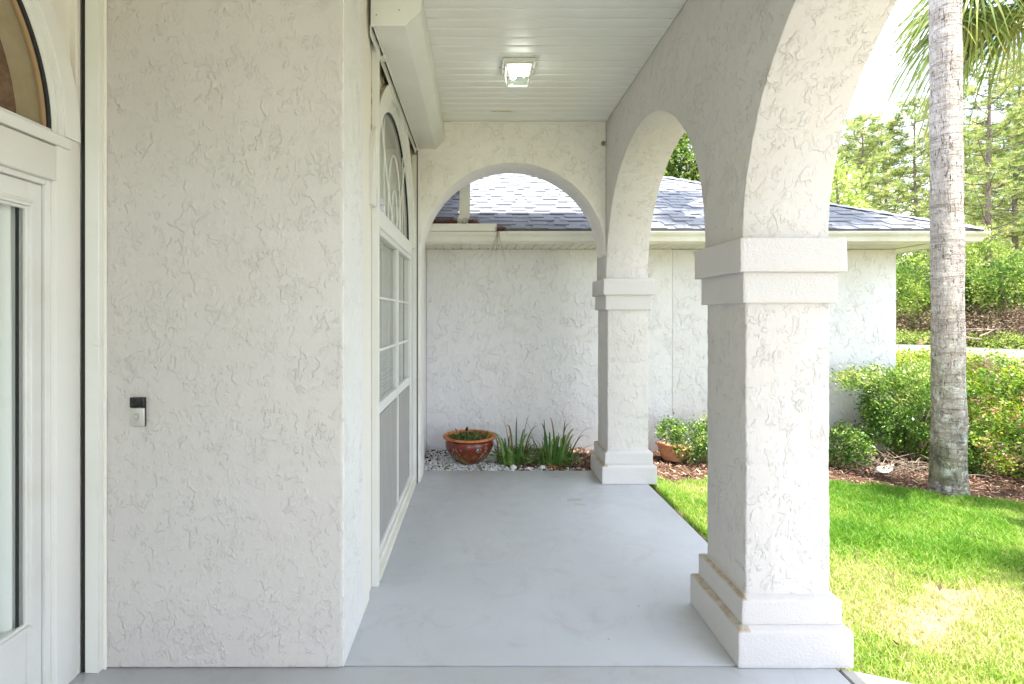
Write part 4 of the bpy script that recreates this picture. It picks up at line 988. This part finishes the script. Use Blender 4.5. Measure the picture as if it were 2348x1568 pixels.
b = MB(); q0 = gnd(2025, 1088, G)+Vector((0, 0, .03)); b.add([q0+Vector(v) for v in [(-.11, -.02, 0), (-.02, .05, .035), (.13, .03, .07), (.06, -.04, .03), (.0, -.06, .004)]], [(0, 4, 3, 1), (1, 3, 2)])
b.build('fallen_leaf', mat('dry_grey_leaf', (.42, .40, .35), .8), label='large pale grey dried leaf lying on the mulch', cat='fallen leaf')
# little litter on the slab
b = MB()
for i in range(16):
    x_, y_ = random.uniform(-.4, 1.1), random.uniform(2.3, 4.9); a = random.uniform(0, 6.28); s = random.uniform(.003, .008)
    b.add([(x_+s*math.cos(a+q_), y_+s*math.sin(a+q_), .002) for q_ in (0, 1.9, 3.6)], [(0, 1, 2)])
for (x_, y_, a, L_) in ((.73, 4.25, .3, .12), (.78, 4.2, -.4, .10), (.74, 4.3, .05, .13), (.70, 4.9, .1, .07)):
    b.tube([(x_, y_, .002), (x_+L_*.5*math.cos(a), y_+L_*.5*math.sin(a)+.01, .004), (x_+L_*math.cos(a), y_+L_*math.sin(a), .002)], .0011, 4)
b.build('leaf_litter', M_twig, label='specks of leaf litter and pine needles on the grey slab', cat='litter', kind='stuff')

Pm = np.stack([rng.uniform(1.7, 4.6, 46), rng.uniform(2.3, 4.7, 46), np.full(46, G0+.05)], 1); V, Fc, T = leaves(Pm, .04, rng.uniform(.2, 1, 46), .0, .5)
npmesh('fallen_leaves', V, Fc, M_brown, T, kind='stuff', label='scattered small brown fallen leaves on the lawn', cat='leaves')

# ------------------------------------------------------------------ PALMS
def palm_trunk(base, top, r0, r1, parent, n=72, rows=360):
    vs = []; base, top = Vector(base), Vector(top)
    for j in range(rows+1):
        t_ = j/rows; p = base.lerp(top, t_); z = p.z; r_ = r1 + (r0-r1)*(math.exp(-(z-G0)*1.5)*.55 + .45*(1-t_))
        if z < .10: r_ += .012*(1-(z-G0)/.16)**2*(1+1.5*0)
        for k_ in range(n):
            a = 2*PI*k_/n; c, q_ = math.cos(a), math.sin(a)
            nn = noise.noise(Vector((c*1.2, q_*1.2, z*2.2)))*.010 + noise.noise(Vector((c*9, q_*9, z*3)))*.004 + noise.noise(Vector((c*4, q_*4, z*30)))*.004
            vs.append((p.x + (r_+nn)*c, p.y + (r_+nn)*q_, z))
    fs = [(j*n+k_, j*n+(k_+1) % n, (j+1)*n+(k_+1) % n, (j+1)*n+k_) for j in range(rows) for k_ in range(n)]
    return npmesh('trunk', vs, fs, M_palmtrunk, None, parent, smooth=True)
def frond(org, az, el, Lp, Rf, rr, parent, old=0.0):
    """costapalmate fan: petiole then segments that arch and droop"""
    d = Vector((math.cos(az)*math.cos(el), math.sin(az)*math.cos(el), math.sin(el))); org = Vector(org)
    pts = [org + d*Lp*t_ + Vector((0, 0, -.25*Lp*t_*t_)) for t_ in np.linspace(0, 1, 6)]; hub = pts[-1]; ax = (pts[-1]-pts[-2]).normalized()
    sd = ax.cross(Vector((0, 0, 1))).normalized(); up_ = sd.cross(ax).normalized(); roll = rr.uniform(-.5, .5)
    sd, up_ = (sd*math.cos(roll) + up_*math.sin(roll)), (up_*math.cos(roll) - sd*math.sin(roll))
    V = []; Fc = []; T = []; ns = 46
    for i in range(ns):
        u = (i/(ns-1)*2-1); an = u*2.25; L_ = Rf*(1-.28*abs(u)**1.5)*rr.uniform(.9, 1.08)
        dr = (ax*math.cos(an) + sd*math.sin(an) + up_*(.28*abs(u) - .05)).normalized(); wv = up_.cross(dr).normalized()
        ti = min(1, max(0, .15 + .6*rr.random() + old)); b0 = len(V); sg = 6; dro = rr.uniform(.30, .75) + old*.5
        for j in range(sg+1):
            t_ = j/sg; p = hub + dr*L_*t_ + Vector((0, 0, -1))*L_*dro*t_**2.4; w_ = .016*(1 if t_ < .35 else (1-t_)/.65)*(.5+t_ if t_ < .5 else 1) + .0006
            fl = up_*.006*(1 if i % 2 else -1)
            V += [p - wv*w_ + fl, p + wv*w_ - fl]; T += [ti + (.35 if t_ > .9 and rr.random() < .3 else 0)]*2
        Fc += [(b0+2*j, b0+2*j+1, b0+2*j+3, b0+2*j+2) for j in range(sg)]
    fo = npmesh('frond', [tuple(v) for v in V], Fc, M_palm, np.clip(T, 0, 1), parent)
    pv = MB(); pv.tube(pts, [.016, .014, .012, .011, .010, .008], 5)
    npmesh('leaf_stalk', pv.v, [f for f in pv.f if len(f) == 4], M_palm, np.full(len(pv.v), .55), fo)
    return fo
def palm(base, top, r0, r1, label, seed, fr, rows=360, n=72, cat='palm tree'):
    rr = random.Random(seed); e = empty('palm_tree', base, label, cat, 'palm trees in the front garden')
    palm_trunk(base, top, r0, r1, e, n, rows)
    for (az, el, Lp, Rf, old) in fr: frond(top, az, el, Lp, Rf, rr, e, old)
    return e
tb = gnd(2175, 1130, G)
r_ = random.Random(2)
crown = [(r_.uniform(0, 2*PI), r_.uniform(-.5, 1.1), r_.uniform(.7, 1.1), r_.uniform(.65, .85), 0) for i in range(12)]
palm(tb, (tb.x-.05, tb.y+.02, 8.6), .136, .103, 'tall grey palm trunk with lichen patches at the edge of the lawn', 31, crown)
# second palm stands just right of the picture; its fan leaves reach in at the top
T2 = Vector((6.95, 6.1, 5.75))
fr2 = [(PI, -.30, 1.50, .66, .10), (PI*1.02, -.36, 1.25, .70, .2), (PI*.98, -.1, 1.1, .75, .25), (PI*.9, -.45, 1.0, .8, .3), (PI*.96, -.62, 1.15, .9, .2), (PI*1.05, -.12, 1.3, .85, .1), (PI*1.03, .05, 1.25, .8, .05), (PI*.93, .22, 1.0, .80, .1), (PI*1.12, -.55, .80, .80, .2), (PI*.98, -.65, .75, .85, .3), (PI*1.25, -.25, .95, .85, .1), (PI*1.3, -.8, .7, .8, .25), (PI*.8, -.3, .9, .8, .1), (PI*1.08, .35, 1.0, .8, 0), (PI*1.18, .1, .9, .8, .05)]
fr2 += [(r_.uniform(0, 2*PI), r_.uniform(-.4, 1.2), r_.uniform(.7, 1.0), r_.uniform(.65, .8), .1) for i in range(7)]
palm((7.1, 6.1, G), T2, .17, .13, 'palm whose drooping fan leaves hang into the sky at the upper right', 33, fr2, 60, 24)
crown3 = [(r_.uniform(0, 2*PI), r_.uniform(-.5, 1.1), r_.uniform(.7, 1.1), r_.uniform(.7, .9), 0) for i in range(9)]
palm((5.4, 2.1, G), (5.25, 2.15, 6.2), .17, .13, 'palm standing on the lawn near the porch steps', 35, crown3, 60, 24)

# ------------------------------------------------------------------ FAR TREES
def pine_meshes(seed, Ht, lean=0, crown_from=.34, nl=56):
    rr = random.Random(seed); rg = np.random.default_rng(seed)
    tr_ = MB(); pts = []; 
    for i in range(13):
        t_ = i/12; pts.append(Vector((lean*t_*t_ + .12*math.sin(t_*6+seed), .10*math.cos(t_*5+seed), Ht*t_)))
    def tp(t_): f_ = min(t_, .999)*12; i = int(f_); return pts[i].lerp(pts[i+1], f_-i)
    tr_.tube(pts, [max(.03, .25*(1-.85*i/12)) for i in range(13)], 10)
    lb = MB(); C_ = []
    for i in range(nl):
        t_ = crown_from + (1-crown_from)*(i+rr.random())/nl; a = i*2.4 + rr.uniform(-.5, .5)
        L_ = (3.6*(1-(t_-crown_from)/(1-crown_from))**.6 + .5)*rr.uniform(.55, 1.15); p0 = tp(t_)
        d = Vector((math.cos(a), math.sin(a), 0)); ri = rr.uniform(.15, .55); P_ = []
        for j in range(6):
            u = j/5; P_.append(p0 + d*L_*u + Vector((rr.uniform(-.1, .1), rr.uniform(-.1, .1), L_*ri*u*u + rr.uniform(-.08, .08))))
        lb.tube(P_, [.055*(1-.75*j/5)*(.6+.4*(1-t_)) + .008 for j in range(6)], 5)
        for j in range(2, 6):
            for q_ in range(rr.choice((2, 2, 3))):
                a2 = a + rr.uniform(-1.3, 1.3); l2 = rr.uniform(.25, .9)*(1 if j < 5 else .6); e_ = P_[j] + Vector((math.cos(a2)*l2, math.sin(a2)*l2, rr.uniform(.05, .5)))
                lb.tube([P_[j], e_], [.014, .006], 4); 
                for w_ in range(4): C_.append(P_[j].lerp(e_, rr.uniform(.45, 1.1)) + Vector((rr.gauss(0, .2), rr.gauss(0, .2), rr.gauss(0, .13))))
    for i in range(16):     # bare lower limbs
        t_ = rr.uniform(.18, crown_from+.1); a = rr.uniform(0, 6.28); L_ = rr.uniform(.6, 2.4); p0 = tp(t_); d = Vector((math.cos(a), math.sin(a), rr.uniform(-.3, .35)))
        lb.tube([p0, p0+d*L_*.5+Vector((0, 0, -.1)), p0+d*L_], [.028, .018, .006], 4)
    C_ = np.array([c[:] for c in C_]); nn = 15; P_ = np.repeat(C_, nn, 0); n = len(P_)
    a = rg.normal(size=(n, 3)); a[:, 2] = np.abs(a[:, 2])*1.0 + .1; a /= np.linalg.norm(a, axis=1)[:, None]
    b_ = np.cross(a, rg.normal(size=(n, 3))); b_ /= np.linalg.norm(b_, axis=1)[:, None]; L_ = rg.uniform(.20, .38, (n, 1))
    V = np.stack([P_ - b_*.015, P_ + b_*.015, P_ + a*L_ + b_*.004, P_ + a*L_ - b_*.004], 1).reshape(-1, 3); Fc = np.arange(4*n).reshape(n, 4)
    T = np.clip(np.repeat(rg.uniform(.0, 1, len(C_)), nn) + rg.normal(0, .12, n), 0, 1)
    return tr_, lb, (V, Fc, np.repeat(T, 4))
PV = []
for sd, Ht in ((1, 19), (2, 17), (3, 21)):
    tr_, lb, (V, Fc, T) = pine_meshes(sd, Ht, rr_.uniform(-.8, .8))
    a = tr_.build('trunk', M_pbark, None, smooth=True, org=(0, 0, 0)); b_ = lb.build('limbs', M_pbark, None, smooth=True, org=(0, 0, 0)); c = npmesh('needles', V, Fc, M_pine, T, org=(0, 0, 0)); PV.append((a, b_, c))
first = [True]*3
def pine(px, d, var, s, rot, label):
    p = at(px, VY, d); base = (p.x, p.y, G0); e = empty('pine_tree', base, label, 'pine tree', 'pine trees beyond the road')
    e.scale = (s, s, s); e.rotation_euler = (0, 0, rot)
    for o in PV[var]:
        q_ = o if first[var] else o.copy()
        if not first[var]: col.objects.link(q_)
        q_.parent = e; q_.location = (0, 0, 0)
    first[var] = False
for a in [(1975, 36, 0, .80, .4, 'pine with low rounded crown nearest the arch edge'),
          (2035, 42, 1, 1.0, 1.6, 'pine between the arch and the palm with slanting bare limbs'),
          (2100, 40, 2, .86, 2.3, 'tallest pine left of the palm trunk, its top tuft standing clear'),
          (2010, 56, 2, .95, 3.9, 'slender far pine standing over the garage roof end'),
          (2150, 54, 0, 1.1, 5.1, 'pine partly hidden behind the palm trunk'),
          (2268, 31, 2, .88, .2, 'large pine with thick dark trunk right of the palm'),
          (2235, 50, 1, 1.15, 2.9, 'thin trunked pine close to the right side of the palm'),
          (2330, 38, 0, 1.05, 4.2, 'pine with bushy crown at the right edge'),
          (2370, 52, 2, 1.1, 5.6, 'far pine closing the view at the right edge'),
          (2310, 58, 1, 1.3, 1.1, 'distant pine between the dark trunk and right edge'),
          (1930, 48, 1, 1.0, 4.8, 'pine mostly behind the big arch'),
          (2440, 36, 1, 1.1, .9, 'pine just beyond the right edge')]: pine(*a)
# distant wood as one mass
ell = [((x_, 75 + rr_.uniform(-5, 5), 6), (6, 4, 8+rr_.uniform(-2, 2))) for x_ in range(25, 115, 7)]
P_, out_, tn, cen = clumps(ell, 2600, 16, .7, rg=rng); V, Fc, T = leaves(P_, .7, np.clip(tn*.7+.1, 0, 1), .3, .6, out_)
npmesh('distant_wood', V, Fc, M_far, T, kind='stuff', label='hazy line of distant woodland behind the pines', cat='woodland')
# thicket beyond the road
def fbush(px, d, wd_, ht, label, tint, seed, nc=300, size=.17, brown=0):
    p = at(px, VY, d); c = (p.x, p.y)
    return shrub('bush', [((c[0], c[1], ht*.5), (wd_, wd_*.7, ht*.5)), ((c[0]+wd_*.5, c[1]+.3, ht*.35), (wd_*.7, wd_*.6, ht*.36)), ((c[0]-wd_*.5, c[1]-.2, ht*.62), (wd_*.55, wd_*.5, ht*.3))], nc, 34, .20, size, M_far, label, 'bush', tint,
                 nst=14, rad=.06, seed=seed, group='bushes beyond the road', wob=.3, root=(c[0], c[1], G0))
fbush(2085, 31, 2.3, 5.2, 'bright green bush beyond the road by the garage corner', tA(.3, .9), 11)
fbush(2130, 34, 2.2, 6.2, 'taller leafy bush just left of the palm beyond the road', tA(.35, 1), 12)
fbush(2240, 30, 2.0, 6.6, 'light green young tree right of the palm beyond the road', tA(.45, 1), 13)
fbush(2290, 29, 2.2, 4.4, 'dark green rounded bush beyond the road under the thick pine', tA(.1, .7), 14)
fbush(2350, 27.5, 2.3, 5.0, 'grey green bush beyond the road at the right edge', tA(.25, .8), 15)
fbush(2190, 33, 2.2, 4.6, 'green bush behind the palm trunk beyond the road', tA(.3, .9), 16)
fbush(2030, 36, 2.4, 5.6, 'bush behind the garage corner beyond the road', tA(.3, .9), 17)
fbush(2420, 29, 2.5, 6.0, 'bush just past the right edge beyond the road', tA(.3, .9), 18)
# brown understorey and green verge plants
ell = [(tuple(at(px, VY, d)[:2]) + (.9,), (1.6, 1.0, 1.1)) for px, d in ((2060, 30.5), (2110, 30), (2160, 29.5), (2225, 28), (2270, 27.3), (2315, 26.5), (2360, 25.8), (2400, 25.5))]
P_, out_, tn, cen = clumps(ell, 900, 14, .22, shell=.8, zmin=0); V, Fc, T = leaves(P_, .16, np.clip(tn, 0, 1), .1, .3, out_)
npmesh('underbrush', V, Fc, M_brown, T, kind='stuff', label='brown dead underbrush along the foot of the thicket', cat='underbrush')
ell = [(tuple(at(px, VY, d)[:2]) + (.1,), (1.3, .8, .5)) for px, d in ((2065, 29.6), (2095, 29.3), (2130, 29), (2240, 27), (2300, 25.8), (2330, 25.4), (2365, 25))]
P_, out_, tn, cen = clumps(ell, 420, 16, .14, zmin=-.05); V, Fc, T = leaves(P_, .13, np.clip(.3+tn*.6, 0, 1), .6, .35, out_)
npmesh('verge_plants', V, Fc, M_far, T, kind='stuff', label='low green ferns and weeds along the far road verge', cat='weeds')
b = MB()
for i in range(26):
    p = at(rr_.uniform(2215, 2360), VY, rr_.uniform(25.5, 27.5)); a = rr_.uniform(-.5, .5) + (0 if rr_.random() < .6 else 2.6); L_ = rr_.uniform(.8, 3.2); z_0 = rr_.uniform(.1, .9)
    b.tube([(p.x, p.y, z_0), (p.x+L_*.5*math.cos(a), p.y+L_*.2, z_0+rr_.uniform(-.1, .4)), (p.x+L_*math.cos(a), p.y+.3, z_0+rr_.uniform(-.3, .8))], [.035, .025, .008], 5)
b.build('fallen_branches', M_twig, label='tangle of pale fallen branches beyond the road', cat='branches', kind='stuff')
pm = gnd(2110, 790, G0)
b = MB(); b.box((pm.x-.1, pm.y-.03, G0), (pm.x+.1, pm.y+.03, G0+.28), .02); b.build('road_marker', paint('pink_marker', (.7, .3, .36), .6), label='tiny pink and white marker at the far roadside', cat='marker')
# broadleaf tree behind the garage, seen through the second arch, and one at the hip end
def broad(px, d, zc, ells, label, seed, nc, size, root, nst=30, m=M_far, tt=tA(.2, .95)):
    p = at(px, VY, d); E = [((p.x+a, p.y+b_, zc+c), r__) for (a, b_, c), r__ in ells]
    return shrub('tree', E, nc, 22, .16, size, m, label, 'tree', tt, root=(p.x+root[0], p.y+root[1], G0), nst=nst, rad=.10, seed=seed, wob=.35, sm=M_pbark, name2='crown')
broad(1600, 17, 6.6, [((0, 0, 0), (2.6, 1.8, 2.0)), ((-1.8, 0, 1.2), (1.4, 1.3, 1.3)), ((1.6, 0, -.8), (1.6, 1.4, 1.4)), ((0, -.4, -1.6), (2.0, 1.2, 1.0))], 'dense broadleaf tree rising behind the garage roof inside the second arch', 41, 3400, .14, (.3, .5))
broad(1905, 15, 4.9, [((0, 0, 0), (.75, .7, 1.0)), ((.35, 0, -.6), (.5, .5, .6))], 'yellow green branch tip of a tree above the garage hip', 42, 160, .12, (-.2, 1.0), 10, tt=tA(.6, 1))
